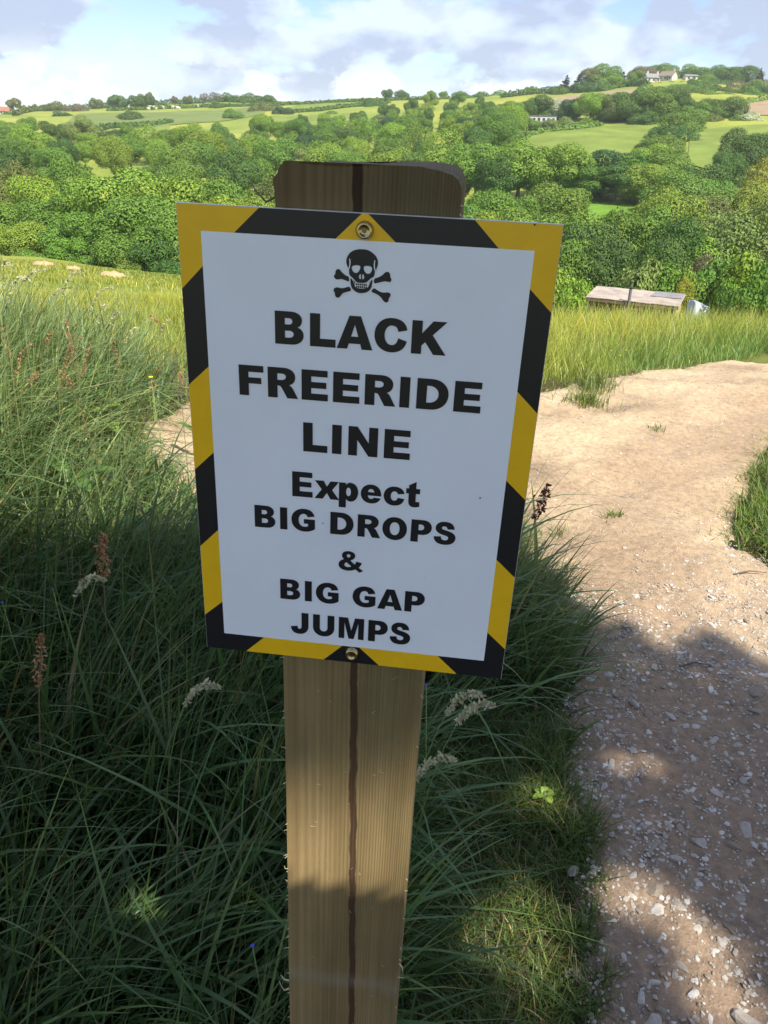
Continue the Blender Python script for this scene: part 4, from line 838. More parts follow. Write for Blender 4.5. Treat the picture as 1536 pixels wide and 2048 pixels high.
for a in [(1122,371,118,124,'round','mid'),(1036,398,58,132,'round','mid'),(965,412,70,134,'bush','bright'),(925,404,60,138,'bush','lime'),(1345,382,130,112,'round','bright'),(1412,388,110,118,'round','olive'),(1468,372,120,128,'tall','mid'),(1530,372,110,120,'round','lime')]: ptree(*a, *W9)
for a in [(1125,428,150,80,'round','mid'),(1195,436,135,74,'round','dark'),(1255,428,130,82,'round','mid'),(1315,424,125,80,'round','mid'),(1372,440,125,74,'round','dark'),(1425,452,110,72,'tall','bright'),(1490,428,150,72,'fine','pale'),(1440,425,130,84,'fine','pale'),(1545,395,150,72,'fine','pale'),
          (1150,470,120,66,'round','mid'),(1225,480,120,66,'round','dark'),(1290,530,95,58,'bush','pale'),(1345,528,120,58,'bush','mid'),(1400,540,90,56,'bush','bright'),(1375,535,40,54,'tall','yellow'),(1455,520,120,56,'bush','mid'),(1515,505,140,54,'bush','bright'),(1110,545,120,58,'bush','lime'),(1160,560,80,56,'bush','bright'),
          (1480,565,90,40,'bush','mid'),(1536,545,110,38,'bush','mid'),(1420,505,60,62,'fine','brown'),(1330,480,100,66,'round','dark')]: ptree(*a, *W2)
for a in [(1398,208,72,296,'round','mid'),(1368,222,84,276,'round','mid'),(1345,246,86,250,'round','dark'),(1325,272,88,226,'round','mid'),(1310,292,96,206,'round','bright'),(1370,345,120,150,'round','mid'),(1430,355,100,150,'round','mid'),(1335,330,100,165,'round','bright')]: ptree(*a, *W4)
for a in [(1078,192,62,312,'round','dark'),(1120,203,44,312,'bush','white'),(1145,196,46,308,'round','blue'),(1186,186,56,302,'round','bright'),(1216,192,56,300,'round','olive'),(1262,182,76,300,'round','dark'),(1308,178,86,298,'round','mid'),(1355,178,60,302,'round','dark'),(1408,200,58,306,'round','olive'),(1455,196,70,300,'round','dark'),(1500,228,50,292,'bush','white'),(1240,200,50,305,'round','mid'),
          (1488,262,86,182,'round','dark'),(1530,268,80,190,'round','dark'),(1460,300,70,172,'round','dark'),(1532,316,60,150,'fine','yellow'),(1015,205,60,320,'round','mid'),(1045,240,50,286,'bush','pale'),(1100,256,60,286,'bush','mid'),(1140,240,60,288,'bush','pale'),(1005,270,60,270,'bush','white'),(1030,262,60,276,'bush','mid'),(1170,240,50,290,'bush','mid'),(1420,225,50,292,'bush','olive'),
          (1478,230,40,290,'bush','mid'),(1066,239,30,284,'bush','mid'),(1100,238,30,284,'bush','pale'),(1048,236,26,286,'bush','mid'),(1290,225,50,292,'bush','dark')]: ptree(*a, *W5)
for a in [(1135,147,26,450,'cone','spruce'),(1160,146,26,452,'cone','spruce'),(1185,138,44,455,'round','olive'),(1215,130,60,455,'round','mid'),(1248,139,40,450,'cone','spruce'),(1288,130,50,480,'round','brown'),(1330,130,64,486,'round','mid'),(1378,132,60,486,'round','mid'),(1420,133,60,484,'round','mid'),(1460,131,60,480,'round','dark'),(1495,133,50,480,'round','dark'),(1524,133,18,470,'cone','spruce'),
          (1310,170,60,395,'round','mid'),(1366,165,60,400,'round','mid'),(1400,162,60,405,'round','dark'),(1440,168,50,410,'tall','dark'),(1480,160,60,420,'fine','brown'),(1520,165,50,410,'bush','mid'),(1390,140,50,480,'round','dark'),(1275,142,30,470,'round','mid'),(1350,180,50,380,'bush','dark'),(1225,150,40,445,'round','bright'),(1170,162,40,440,'bush','dark'),(1200,164,50,438,'bush','dark'),(1120,172,40,440,'bush','dark'),(1260,160,40,440,'bush','mid'),(1505,178,50,395,'bush','mid'),(1455,185,50,390,'bush','mid'),(1425,182,50,385,'round','mid'),(1475,176,50,400,'round','olive'),(1530,172,50,400,'round','dark'),(1490,168,44,425,'round','mid'),(1445,158,44,440,'round','dark'),(1520,156,50,440,'round','brown'),(1410,150,40,455,'round','mid'),(1385,172,50,392,'round','mid'),(1540,186,40,385,'bush','mid'),(1335,175,50,392,'round','dark'),(1298,165,36,432,'bush','mid'),(1322,166,34,432,'bush','dark'),(1352,163,34,434,'bush','mid'),(1378,161,40,434,'bush','dark'),(1286,160,30,436,'bush','mid'),(1400,158,36,438,'bush','mid')]: ptree(*a, *W6)
for a in [(25,198,26,520,'bush','olive'),(232,190,36,530,'bush','dark'),(274,188,34,532,'bush','dark'),(298,187,18,532,'bush','dark'),(347,191,12,540,'tall','brown'),(375,191,20,535,'bush','olive'),(408,186,18,540,'fine','brown'),(430,184,20,540,'fine','brown'),(465,187,50,535,'bush','dark'),(495,190,46,530,'bush','dark'),(535,190,30,535,'bush','dark'),(775,178,22,548,'bush','dark'),(805,182,26,545,'bush','dark'),(862,180,12,550,'tall','mid'),(887,182,16,548,'bush','mid'),(928,186,20,545,'bush','dark'),
          (14,224,34,455,'bush','dark'),(190,196,24,520,'bush','olive'),(110,206,40,500,'bush','olive'),(150,208,40,500,'bush','brown'),(1060,172,20,520,'bush','mid'),(1000,186,60,500,'bush','mid'),(960,184,50,500,'bush','dark'),(1040,184,50,490,'bush','dark'),(435,204,30,500,'bush','dark'),(525,206,50,455,'bush','olive'),(565,212,40,440,'bush','blue'),(465,220,36,420,'bush','mid'),(260,222,50,430,'bush','dark'),(125,222,40,440,'bush','blue'),(740,200,40,480,'bush','dark'),(660,222,40,430,'bush','mid')]: ptree(*a, *W7)
# the wood at the foot of the meadow, left: named crowns first
for a in [(215,345,175,84,'round','bright'),(330,345,170,80,'round','bright'),(430,362,130,84,'round','mid'),(110,395,150,86,'round','mid'),(20,410,130,92,'round','mid'),(60,345,110,104,'round','bright'),(270,395,170,72,'round','mid'),(350,420,150,68,'round','mid'),(160,425,130,76,'round','mid'),(60,440,110,80,'round','bright'),(460,400,140,74,'round','bright'),(20,330,80,120,'round','olive'),
          (140,318,90,125,'round','mid'),(540,345,90,100,'fine','olive'),(520,400,120,72,'round','lime'),(-40,400,140,90,'round','mid'),(5,455,80,80,'bush','bright'),(600,420,140,80,'round','mid'),(700,430,140,85,'round','mid'),(820,430,140,95,'round','mid'),(230,470,90,66,'bush','mid'),(130,475,80,72,'bush','mid'),(310,480,90,64,'bush','dark'),(60,500,70,74,'bush','mid'),(190,505,80,68,'bush','mid'),(265,512,80,64,'bush','mid'),(345,520,80,60,'bush','dark'),(400,500,100,62,'bush','mid'),(480,500,100,62,'bush','mid')]: ptree(*a, *W1)
rz_ = random.Random(9)
for k_ in range(13): ptree(500 + k_*46, 425 + rz_.uniform(-12, 14), 140, 70 + 14*(k_ % 2) + rz_.uniform(0, 6), 'round', rz_.choice(['mid', 'mid', 'dark', 'bright']), *W1)
for k_ in range(10): ptree(520 + k_*58, 395 + rz_.uniform(-12, 10), 120, 104 + rz_.uniform(0, 14), 'round', rz_.choice(['mid', 'mid', 'dark', 'bright']), *W8)
for k_ in range(16): Y_ = rz_.uniform(95, 330); ptree(rz_.uniform(-420, -90), 400 - (Y_ - 95)*.52, 120*110/Y_, Y_, 'round', rz_.choice(['mid', 'dark', 'bright']), *W8)
for k_ in range(16): Y_ = rz_.uniform(60, 400); ptree(rz_.uniform(1600, 1950), 440 - (Y_ - 60)*.75, 120*110/Y_, Y_, 'round', rz_.choice(['mid', 'dark', 'bright']), *W9)
def fill_wood():
    poly = [(-60, 300), (-60, 420), (180, 380), (420, 385), (620, 420), (900, 410), (1010, 330), (1030, 250), (960, 215), (860, 215), (700, 245), (560, 262), (450, 285), (330, 310), (180, 300), (60, 280)]
    P = np.array([hit(*p)[:2] for p in poly]); rr = random.Random(21); pts = []
    x0, y0 = P.min(0); x1, y1 = P.max(0); tries = 0
    while tries < 9000 and len(pts) < 175:
        tries += 1; x, y = rr.uniform(x0, x1), rr.uniform(y0, y1)
        ins = False
        for (ax_, ay_), (bx_, by_) in zip(P, np.roll(P, -1, 0)):
            if (ay_ > y) != (by_ > y) and x < (bx_-ax_)*(y-ay_)/(by_-ay_) + ax_: ins = not ins
        if not ins or abs(x/y) > .5: continue
        sp = 7.6 + y*.013
        if any((x-a)**2 + (y-b)**2 < sp*sp for a, b in pts): continue
        pts.append((x, y))
    for x, y in pts:
        k = rr.choices(['round', 'tall', 'fine', 'bush'], [.68, .16, .1, .06])[0]; c = rr.choices(['dark', 'mid', 'bright', 'lime', 'pale', 'olive', 'blue', 'brown'], [.22, .42, .22, .02, .04, .03, .04, .01])[0]
        h = rr.uniform(8.0, 11.5)*(.6 if k == 'bush' else 1)*(1 - .32*float(sstep(210, 330, y))); tree(x, y, h, h*rr.uniform(.85, 1.15)*(.7 if k == 'tall' else 1), k, c, *W8)
    print('wood', len(pts), 'tries', tries)
for a in [(345,290,90,190,'round','mid'),(352,318,80,150,'round','mid'),(335,262,60,260,'round','dark'),(655,262,80,240,'round','mid'),(650,290,90,190,'round','bright'),(700,300,90,180,'round','mid'),(560,280,90,210,'round','mid'),(470,300,90,180,'round','dark'),(780,300,90,180,'round','bright'),(400,262,70,270,'round','mid')]: ptree(*a, *W8)
fill_wood(); print('trees', NTREE)

# ------------------------------------------------------------------ hedges between the far fields
def hedge(pix, h, w, colr, label):
    pts = [hit(*p) for p in pix]; pts = [p for p in pts if p is not None]
    if len(pts) < 2: print('hedge missed', label); return
    r = np.random.default_rng(len(label)); V = []; o0 = pts[0].copy()
    for a, b in zip(pts[:-1], pts[1:]):
        ln = np.linalg.norm(b - a); m = int(ln*26*max(h, 1)/1.5) + 20; t = r.random(m); q = a[None]*(1-t[:, None]) + b[None]*t[:, None]
        th = r.uniform(0, 2*math.pi, m); hh = h*(.8 + .35*vnoise(q[:, 0]*.4, q[:, 1]*.4)); q = q.copy(); off = np.cos(th)*w*.5*r.uniform(.7, 1.1, m)
        d = (b - a)[:2]/(ln + 1e-9); q[:, 0] += -d[1]*off; q[:, 1] += d[0]*off; q[:, 2] = terrain(q[:, 0], q[:, 1]) + hh*(.5 + .5*np.sin(th))*r.uniform(.85, 1.1, m)
        nr = r.normal(0, .5, (m, 3)) + np.stack([-d[1]*np.cos(th), d[0]*np.cos(th), np.abs(np.sin(th)) + .2], -1); nr /= np.linalg.norm(nr, axis=1)[:, None]
        tt = np.cross(nr, r.normal(size=(m, 3))); tt /= np.linalg.norm(tt, axis=1)[:, None]; bb = np.cross(nr, tt); L_ = r.uniform(.25, .6, m)[:, None]
        V.append(np.stack([q - tt*L_, q + bb*L_*.7, q + tt*L_, q - bb*L_*.7], 1).reshape(-1, 3))
    V = np.vstack(V) - o0; o = link('hedge', mesh_from('hedge', V, np.arange(len(V)).reshape(-1, 4), False), M['foliage'], None, o0); o.color = (*COLS[colr], 1); tag(o, label, 'hedge')
hedge([(185, 264), (240, 255), (345, 246)], 2.2, 2.5, 'dark', 'low clipped hedge under the small sunlit field across the valley')
hedge([(215, 222), (300, 220), (400, 215), (520, 212)], 1.8, 2.5, 'dark', 'hedge running behind the pale cattle in the long field')
hedge([(30, 232), (110, 218), (200, 207)], 2.5, 3, 'olive', 'ragged hedge climbing towards the ridge beside the red roof')
hedge([(540, 213), (650, 207), (770, 203), (860, 196)], 1.8, 3, 'dark', 'hedge crossing the far hillside below the bare ridge')
hedge([(560, 228), (640, 222), (700, 214), (780, 206)], 2.0, 3, 'dark', 'slanting hedge between two small fields on the far hillside')
hedge([(40, 221), (100, 217), (200, 215), (300, 211), (400, 206.5), (540, 205)], 3.2, 4, 'dark', 'continuous dark hedge along the left end of the ridge')
hedge([(520, 208), (640, 207), (760, 201), (900, 198)], 1.5, 2, 'dark', 'thin hedge drawn along the crest of the ridge')
hedge([(1000, 196), (1100, 186), (1200, 176), (1290, 172)], 3, 3, 'dark', 'hedge along the upper edge of the bare brown field')
hedge([(1000, 222), (1070, 222), (1130, 215), (1230, 206), (1290, 196)], 3, 3, 'mid', 'hedge along the lower edge of the bare brown field')
hedge([(1470, 212), (1500, 206), (1560, 198)], 2, 3, 'bright', 'smooth green hedge above the brown field on the hillside edge')
hedge([(1010, 300), (1060, 270), (1130, 262), (1200, 252)], 1.6, 3, 'mid', 'scrubby hedge along the upper rim of the sloping pasture')

# ------------------------------------------------------------------ far fields laid on the hillside
def field(name, pix, mat, lift=.25):
    pts = [q for q in (hit_near(*p) for p in pix)]; bm = bmesh.new(); vs = [bm.verts.new((p[0], p[1], 0)) for p in pts]; f = bm.faces.new(vs); bmesh.ops.triangulate(bm, faces=[f])
    for _ in range(4): bmesh.ops.subdivide_edges(bm, edges=bm.edges[:], cuts=1, use_grid_fill=True)
    for v in bm.verts: v.co.z = tz(v.co.x, v.co.y) + lift
    bmesh.ops.recalc_face_normals(bm, faces=bm.faces)
    if sum(q.normal.z for q in bm.faces) < 0: bmesh.ops.reverse_faces(bm, faces=bm.faces)
    o = link(name, bm_mesh(name, bm, True), mat); o['kind'] = 'structure'; return o
pasture = plain('pasture', (.15, .2, .04), .9, noise=.22, nscale=.12, spec=.1); pasture2 = plain('far_pasture', (.13, .17, .05), .9, noise=.15, nscale=.08, spec=.1)
vivid = plain('lush_field', (.12, .23, .03), .9, noise=.15, nscale=.3, spec=.1); tilled = plain('tilled_soil', (.27, .205, .13), .95, noise=.15, nscale=.15, spec=.1)
field('pasture', [(1010, 320), (1020, 292), (1100, 264), (1190, 250), (1330, 244), (1345, 300), (1300, 345), (1150, 345)], pasture)
field('pasture', [(1375, 330), (1380, 262), (1540, 250), (1560, 330), (1440, 350)], pasture)
field('lush_field', [(900, 445), (905, 402), (1100, 402), (1300, 406), (1300, 440), (1100, 460)], vivid)
field('tilled_field', [(960, 222), (1050, 203), (1160, 190), (1285, 178), (1290, 192), (1200, 204), (1090, 218)], tilled)
field('tilled_field', [(1468, 232), (1470, 206), (1560, 190), (1570, 232)], tilled)
field('far_pasture', [(100, 258), (160, 228), (300, 226), (520, 213), (530, 228), (430, 245), (260, 256)], pasture2)
field('far_pasture', [(185, 275), (250, 258), (340, 250), (340, 268), (260, 285)], pasture)
field('far_pasture', [(500, 246), (545, 232), (700, 228), (720, 240), (640, 252)], pasture)
field('far_pasture', [(330, 208), (440, 205), (520, 203), (520, 210), (330, 214)], pasture)
field('far_pasture', [(560, 222), (620, 206), (760, 200), (750, 206), (660, 216)], pasture)

# ------------------------------------------------------------------ buildings
M['white_wall'] = plain('white_render', (.5, .5, .475), .8, noise=.06, nscale=2); M['slate'] = plain('grey_slate', (.2, .2, .21), .7, noise=.2, nscale=3)
M['glass'] = plain('dark_window', (.03, .04, .05), .1, spec=.6); M['tin'] = plain('rusty_tin', (.33, .28, .235), .75, noise=.28, nscale=1.6, bump=.3); M['tin_grey'] = plain('grey_felt', (.2, .19, .2), .8, noise=.2, nscale=2)
M['plank'] = plain('dark_plank', (.12, .085, .06), .85, noise=.4, nscale=4, stretch=(6, 6, .4)); M['pipe'] = plain('black_pipe', (.03, .03, .032), .5); M['ply'] = plain('bare_plywood', (.5, .37, .22), .8, noise=.15, nscale=3)
M['redroof'] = plain('red_tile', (.27, .11, .07), .8, noise=.2, nscale=2); M['brownroof'] = plain('brown_tile', (.2, .15, .12), .8, noise=.2, nscale=2)
def gabled(label, px, basey, Y, rz, Ln, Wd, hw, hr, wall, roof, wins=3, chimney=1):
    p = at_y(px, basey, Y); z = tz(p[0], Y); print('house', label[:20], 'pixel z', round(p[2], 1), 'terrain', round(z, 1))
    root = empty('house', (p[0], Y, z - .3), rz); tag(root, label, 'house'); hw += .3
    v = [(sx*Ln/2, sy*Wd/2, q) for q in (0, hw) for sy in (-1, 1) for sx in (-1, 1)] + [(-Ln/2, 0, hw + hr), (Ln/2, 0, hw + hr)]
    f = [(0, 1, 5, 4), (3, 2, 6, 7), (2, 0, 4, 8, 6), (1, 3, 7, 9, 5), (0, 2, 3, 1)]
    link('wall', mesh_from('wall', v, f, False), wall, root); e = .35; t = .18
    for s in (-1, 1):
        sl = math.hypot(Wd/2, hr); n = (0, s*hr/sl, Wd/2/sl); a = [(-Ln/2 - e, 0, hw + hr), (Ln/2 + e, 0, hw + hr), (Ln/2 + e, s*(Wd/2 + e), hw - e*hr/(Wd/2)), (-Ln/2 - e, s*(Wd/2 + e), hw - e*hr/(Wd/2))]
        vv = [(x, y + n[1]*.03, q + n[2]*.03) for x, y, q in a] + [(x, y + n[1]*t, q + n[2]*t) for x, y, q in a]
        link('roof', mesh_from('roof', vv, [(0, 1, 2, 3), (4, 7, 6, 5), (0, 4, 5, 1), (1, 5, 6, 2), (2, 6, 7, 3), (3, 7, 4, 0)], False), roof, root)
    for k in range(wins):
        x = -Ln/2 + Ln*(k + .5)/wins; w = link('window', box_mesh('window', (x, -Wd/2 - .02, hw*.55), (1.2, .08, 1.1), .01), M['white_wall'], root)
        link('pane', box_mesh('pane', (x, -Wd/2 - .05, hw*.55), (1.0, .06, .9)), M['glass'], w)
    link('door', box_mesh('door', (Ln*.16, -Wd/2 - .03, 1.15), (.9, .08, 2.0)), M['brownroof'], root)
    for k in range(chimney):
        c = link('chimney', box_mesh('chimney', (Ln*(.38 if k == 0 else -.38), 0, hw + hr + .3), (.7, .6, 1.6)), wall, root)
    return root
gabled('white hilltop house with grey slate roof and two chimneys', 1302, 168, 448, R(8), 7.0, 5, 2.0, 1.7, M['white_wall'], M['slate'], 3, 2)
gabled('white hilltop house turning its bright gable end to the valley', 1334, 168, 446, R(-48), 7.5, 5.2, 2.0, 2.0, M['white_wall'], M['brownroof'], 3, 1)
gabled('long low white outbuilding beside the hilltop houses', 1378, 168, 444, R(4), 6.0, 4, 1.7, .6, M['white_wall'], M['slate'], 2, 0)
gabled('red-roofed house half hidden at the edge of the far hillside', 4, 228, 470, R(20), 8, 6, 1.4, 2.0, M['white_wall'], M['redroof'], 3, 1)

def mobile_home():
    p0, p1 = at_y(1052, 245, 290), at_y(1111, 241, 290); L_ = p1[0] - p0[0]; cx = (p0[0] + p1[0])/2; top = at_y(1080, 231, 290)[2]; g = tz(cx, 290); print('mobile home z', p0[2], 'terrain', g, 'top', top)
    z0 = max(g, top - 2.9); root = empty('mobile_home', (cx, 290, g), R(-4)); tag(root, 'long white flat-roofed mobile home among shrubs above the pasture', 'mobile home'); dz = z0 - g
    link('body', box_mesh('body', (0, 0, dz + 1.55), (L_, 3.2, 2.3), .05), M['white_wall'], root); link('skirt', box_mesh('skirt', (0, 0, dz*.5 + .1), (L_ - .3, 3.0, dz + .8)), M['plank'], root)
    link('roof', box_mesh('roof', (0, 0, dz + 2.78), (L_ + .4, 3.6, .14), .02), M['slate'], root)
    for k in range(6):
        x = -L_/2 + L_*(k + .6)/6.2; w = link('window', box_mesh('window', (x, -1.62, dz + 1.75), (1.0, .06, 1.0), .01), M['white_wall'], root); link('pane', box_mesh('pane', (x, -1.64, dz + 1.75), (.82, .06, .82)), M['glass'], w)
    link('door', box_mesh('door', (-L_*.1, -1.63, dz + 1.45), (.75, .05, 1.9)), plain('tan_door', (.45, .38, .22), .6), root)
mobile_home()

def shed():
    FL, FR = at_y(1173, 594, 44.0), at_y(1358, 613, 41.9); BL = at_y(1196, 578, 46.2); zt = (FL[2] + FR[2])/2
    ex = (FR - FL); ex[2] = 0; Ln = np.linalg.norm(ex); ang = math.atan2(ex[1], ex[0]); Wd = 2.7; g = min(tz(FL[0], FL[1]), tz(FR[0], FR[1])); h = zt - g; print('shed length', Ln, 'height', h, 'back', BL)
    root = empty('shed', (FL[0], FL[1], g), ang); tag(root, 'long low timber shed with rusty flat tin roof and black flue below the meadow', 'shed')
    nb = 22
    for k in range(nb):
        w = (Ln - .3)/nb; link('plank', box_mesh('plank', (.15 + w*(k + .5), .18 + .006*(k % 2), h/2 - .1), (w - .012, .03, h - .2)), M['plank'], root)
    link('end_wall', box_mesh('end_wall', (.14, Wd/2 + .1, h/2 - .1), (.05, Wd - .2, h - .2)), M['plank'], root); link('end_wall', box_mesh('end_wall', (Ln - .14, Wd/2 + .1, h/2 - .1), (.05, Wd - .2, h - .2)), M['ply'], root)
    link('back_wall', box_mesh('back_wall', (Ln/2, Wd - .05, h/2 - .1), (Ln - .3, .05, h - .2)), M['plank'], root)
    ns = 7
    for k in range(ns):                        # overlapping roof sheets
        w = Ln/ns; x0 = k*w - .03; x1 = (k + 1)*w + .03; zz = .012*(k % 2); last = k >= 5
        v = [(x0, -.1, zz), (x1, -.1, zz), (x1, Wd + .1, zz + .16), (x0, Wd + .1, zz + .16)]; v = v + [(x, y, z + .03) for x, y, z in v]
        v = [(x, y, z + h) for x, y, z in v]
        link('roof_sheet', mesh_from('roof_sheet', v, [(3, 2, 1, 0), (4, 5, 6, 7), (0, 1, 5, 4), (1, 2, 6, 5), (2, 3, 7, 6), (3, 0, 4, 7)], False), M['tin'], root)
    link('felt_patch', mesh_from('felt_patch', [(Ln - 1.75, 1.5, h + .155), (Ln - .05, 1.5, h + .155), (Ln - .02, Wd + .05, h + .225), (Ln - 1.6, Wd + .05, h + .225)], [(0, 1, 2, 3)], False), M['tin_grey'], root)
    link('fascia', box_mesh('fascia', (Ln/2, -.06, h - .1), (Ln, .04, .16)), M['plank'], root)
    fx = Ln*.475; t = MB(); t.add(*tube([(fx, -.2, h - .9), (fx, -.2, h + .75)], [.075, .075], 12)); fl = link('flue', t.mesh('flue'), M['pipe'], root); c = MB(); c.add(*tube([(fx, -.2, h + .76), (fx, -.2, h + .86)], [.12, .05], 12)); link('cowl', c.mesh('cowl'), M['pipe'], fl)
    w = link('window', box_mesh('window', (Ln*.52, .13, h - .75), (.9, .06, .8), .01), M['ply'], root); link('pane', box_mesh('pane', (Ln*.54, .09, h - .75), (.6, .05, .55)), M['glass'], w)
    # a pale sheet thrown over stored goods beside the shed
    for pxc, py, wpx, hh, lab in ((1399, 607, 40, 0, 'pale blue-grey sheet draped over goods at the end of the shed'), (1466, 597, 30, 0, 'small pale sheet showing among the bushes right of the shed')):
        p = at_y(pxc, py, 41.5 if wpx > 30 else 40.); g2 = tz(p[0], p[1]); wd = wpx/F*42*.98; hh = p[2] - g2; bm = bmesh.new(); bmesh.ops.create_grid(bm, x_segments=14, y_segments=10, size=.5)
        for v in bm.verts:
            x, y = v.co.x*2, v.co.y*2; e = max(abs(x), abs(y)); top = hh*(1 - .06*x) if e < .72 else hh*(1 - (e - .72)/.28*.98)
            v.co = Vector((x*wd/2*(1 if e < .72 else 1.0), y*.9, top + .05*math.sin(x*5 + y*3)))
        o = link('tarpaulin', bm_mesh('tarpaulin', bm, True), plain('pale_sheet', (.36, .41, .45), .6, noise=.2, nscale=3), None, (p[0], p[1], g2)); tag(o, lab, 'tarpaulin')
shed()

# ------------------------------------------------------------------ bare earth jump mounds in the meadow
def mound(px, py, wpx, label):
    p = hit(px, py); d = p[1]; w = wpx/F*d; bm = bmesh.new(); bmesh.ops.create_grid(bm, x_segments=24, y_segments=18, size=.5)
    for v in bm.verts:
        x, y = v.co.x*2, v.co.y*2; r_ = math.hypot(x, y); X_, Y_ = p[0] + x*w*.55, p[1] + y*w*.8
        v.co = Vector((x*w*.55, y*w*.8, tz(X_, Y_) - p[2] + .5*w*.22*max(0, math.cos(min(r_, 1)*math.pi/2))**1.2*(1 + .3*math.sin(x*7 + y*5)) + .12 - .25*max(0, r_ - .8)/.6 + random.uniform(0, .03)))
    o = link('dirt_mound', bm_mesh('dirt_mound', bm, True), M['sand'], None, p); tag(o, label, 'mound')
M['sand'] = plain('bare_sandy_earth', (.4, .29, .155), .95, noise=.2, nscale=3, bump=.5)
mound(88, 531, 34, 'broad bare earth jump mound farthest down the meadow by the wood'); mound(148, 540, 24, 'smallest bare earth jump mound between the other two in the meadow'); mound(226, 553, 42, 'sandy bare earth jump mound nearest the sign in the meadow'); mound(1138, 606, 40, 'pale strip of bare earth beside the left end of the shed')

# ------------------------------------------------------------------ cattle
def cow_mesh():
    bm = bmesh.new(); v0 = []
    def ell(c, s, u=10, w=8): bmesh.ops.create_uvsphere(bm, u_segments=u, v_segments=w, radius=1, matrix=Matrix.Translation(c) @ Matrix.Diagonal((*s, 1)))
    ell((0, 0, 1.0), (.85, .36, .42)); ell((-.55, 0, 1.05), (.4, .34, .38)); ell((.7, 0, 1.15), (.35, .2, .28)); ell((1.05, 0, 1.2), (.3, .14, .17)); ell((.95, .2, 1.36), (.05, .13, .05), 6, 5); ell((.95, -.2, 1.36), (.05, .13, .05), 6, 5)
    for x in (-.6, .55):
        for y in (-.2, .2): ell((x, y, .35), (.09, .085, .42), 6, 6)
    ell((-.93, 0, .75), (.04, .04, .35), 5, 5); return bm_mesh('cow', bm, True)
cm = cow_mesh(); cm.materials.append(plain('cream_hide', (.7, .65, .55), .8))
for k, (px, py) in enumerate([(258, 219), (298, 222), (301, 218), (308, 219), (313, 222), (327, 219), (336, 217), (346, 218), (355, 219), (358, 221), (396, 216)]):
    p = hit(px, py)
    if p is None: continue
    o = link('cow', cm, None, None, (p[0], p[1], p[2] + .25)); o.rotation_euler[2] = random.uniform(0, 6.28); tag(o, 'cream cow grazing in the long field across the valley', 'cow', 'cattle grazing across the valley')

# ------------------------------------------------------------------ wild plants picked out singly
def plume(m, pts, rad, n, leaf, seed):         # seed cluster along a stem
    r = np.random.default_rng(seed); pts = np.asarray(pts, float); t = r.random(n); seg = np.clip((t*(len(pts)-1)).astype(int), 0, len(pts)-2); u = t*(len(pts)-1) - seg
    c = pts[seg]*(1-u[:, None]) + pts[seg+1]*u[:, None]; prof = np.sin(np.clip(t*.9 + .1, 0, 1)*math.pi)**.6 + .15
    c = c + r.normal(0, 1, (n, 3))*(rad*prof)[:, None]*.6; a = r.normal(size=(n, 3)); a[:, 2] += .8; a /= np.linalg.norm(a, axis=1)[:, None]; b = np.cross(a, r.normal(size=(n, 3))); b /= np.linalg.norm(b, axis=1)[:, None]
    L_ = leaf*r.uniform(.6, 1.2, n)[:, None]; V = np.stack([c - a*L_, c + b*L_*.45, c + a*L_, c - b*L_*.45], 1).reshape(-1, 3)
    for k in range(n): m.f.append(tuple(len(m.v) + i for i in range(4))); m.v += [tuple(q) for q in V[4*k:4*k+4]]
def leaf_blade(m, base, direction, length, width, droop, fold=.25):
    d = np.array(direction, float); d /= np.linalg.norm(d); side = np.cross(d, (0, 0, 1.)); side /= np.linalg.norm(side) + 1e-9; p = np.array(base, float); o = len(m.v); n = 9
    for k in range(n + 1):
        t = k/n; w = width*.5*(math.sin(math.pi*min(1, t*.93 + .07))**.75)*(1 + .08*math.sin(k*2.1)); dd = d + np.array([0, 0, -droop*t*t*1.6]); dd /= np.linalg.norm(dd); upv = np.cross(side, dd)
        m.v += [tuple(p - side*w + upv*w*fold), tuple(p), tuple(p + side*w + upv*w*fold)]; p = p + dd*length/n
    for k in range(n):
        a = o + 3*k; m.f += [(a, a+1, a+4, a+3), (a+1, a+2, a+5, a+4)]
def stem_curve(base, tip, sag=.12):  # sag > .5: the tip nods
    b, t = np.array(base, float), np.array(tip, float); mid = b*.45 + t*.55; mid[2] += np.linalg.norm(t - b)*sag; mid[:2] = b[:2]*.62 + t[:2]*.38
    return [(1-s)**2*b + 2*(1-s)*s*mid + s*s*t for s in np.linspace(0, 1, 9)]
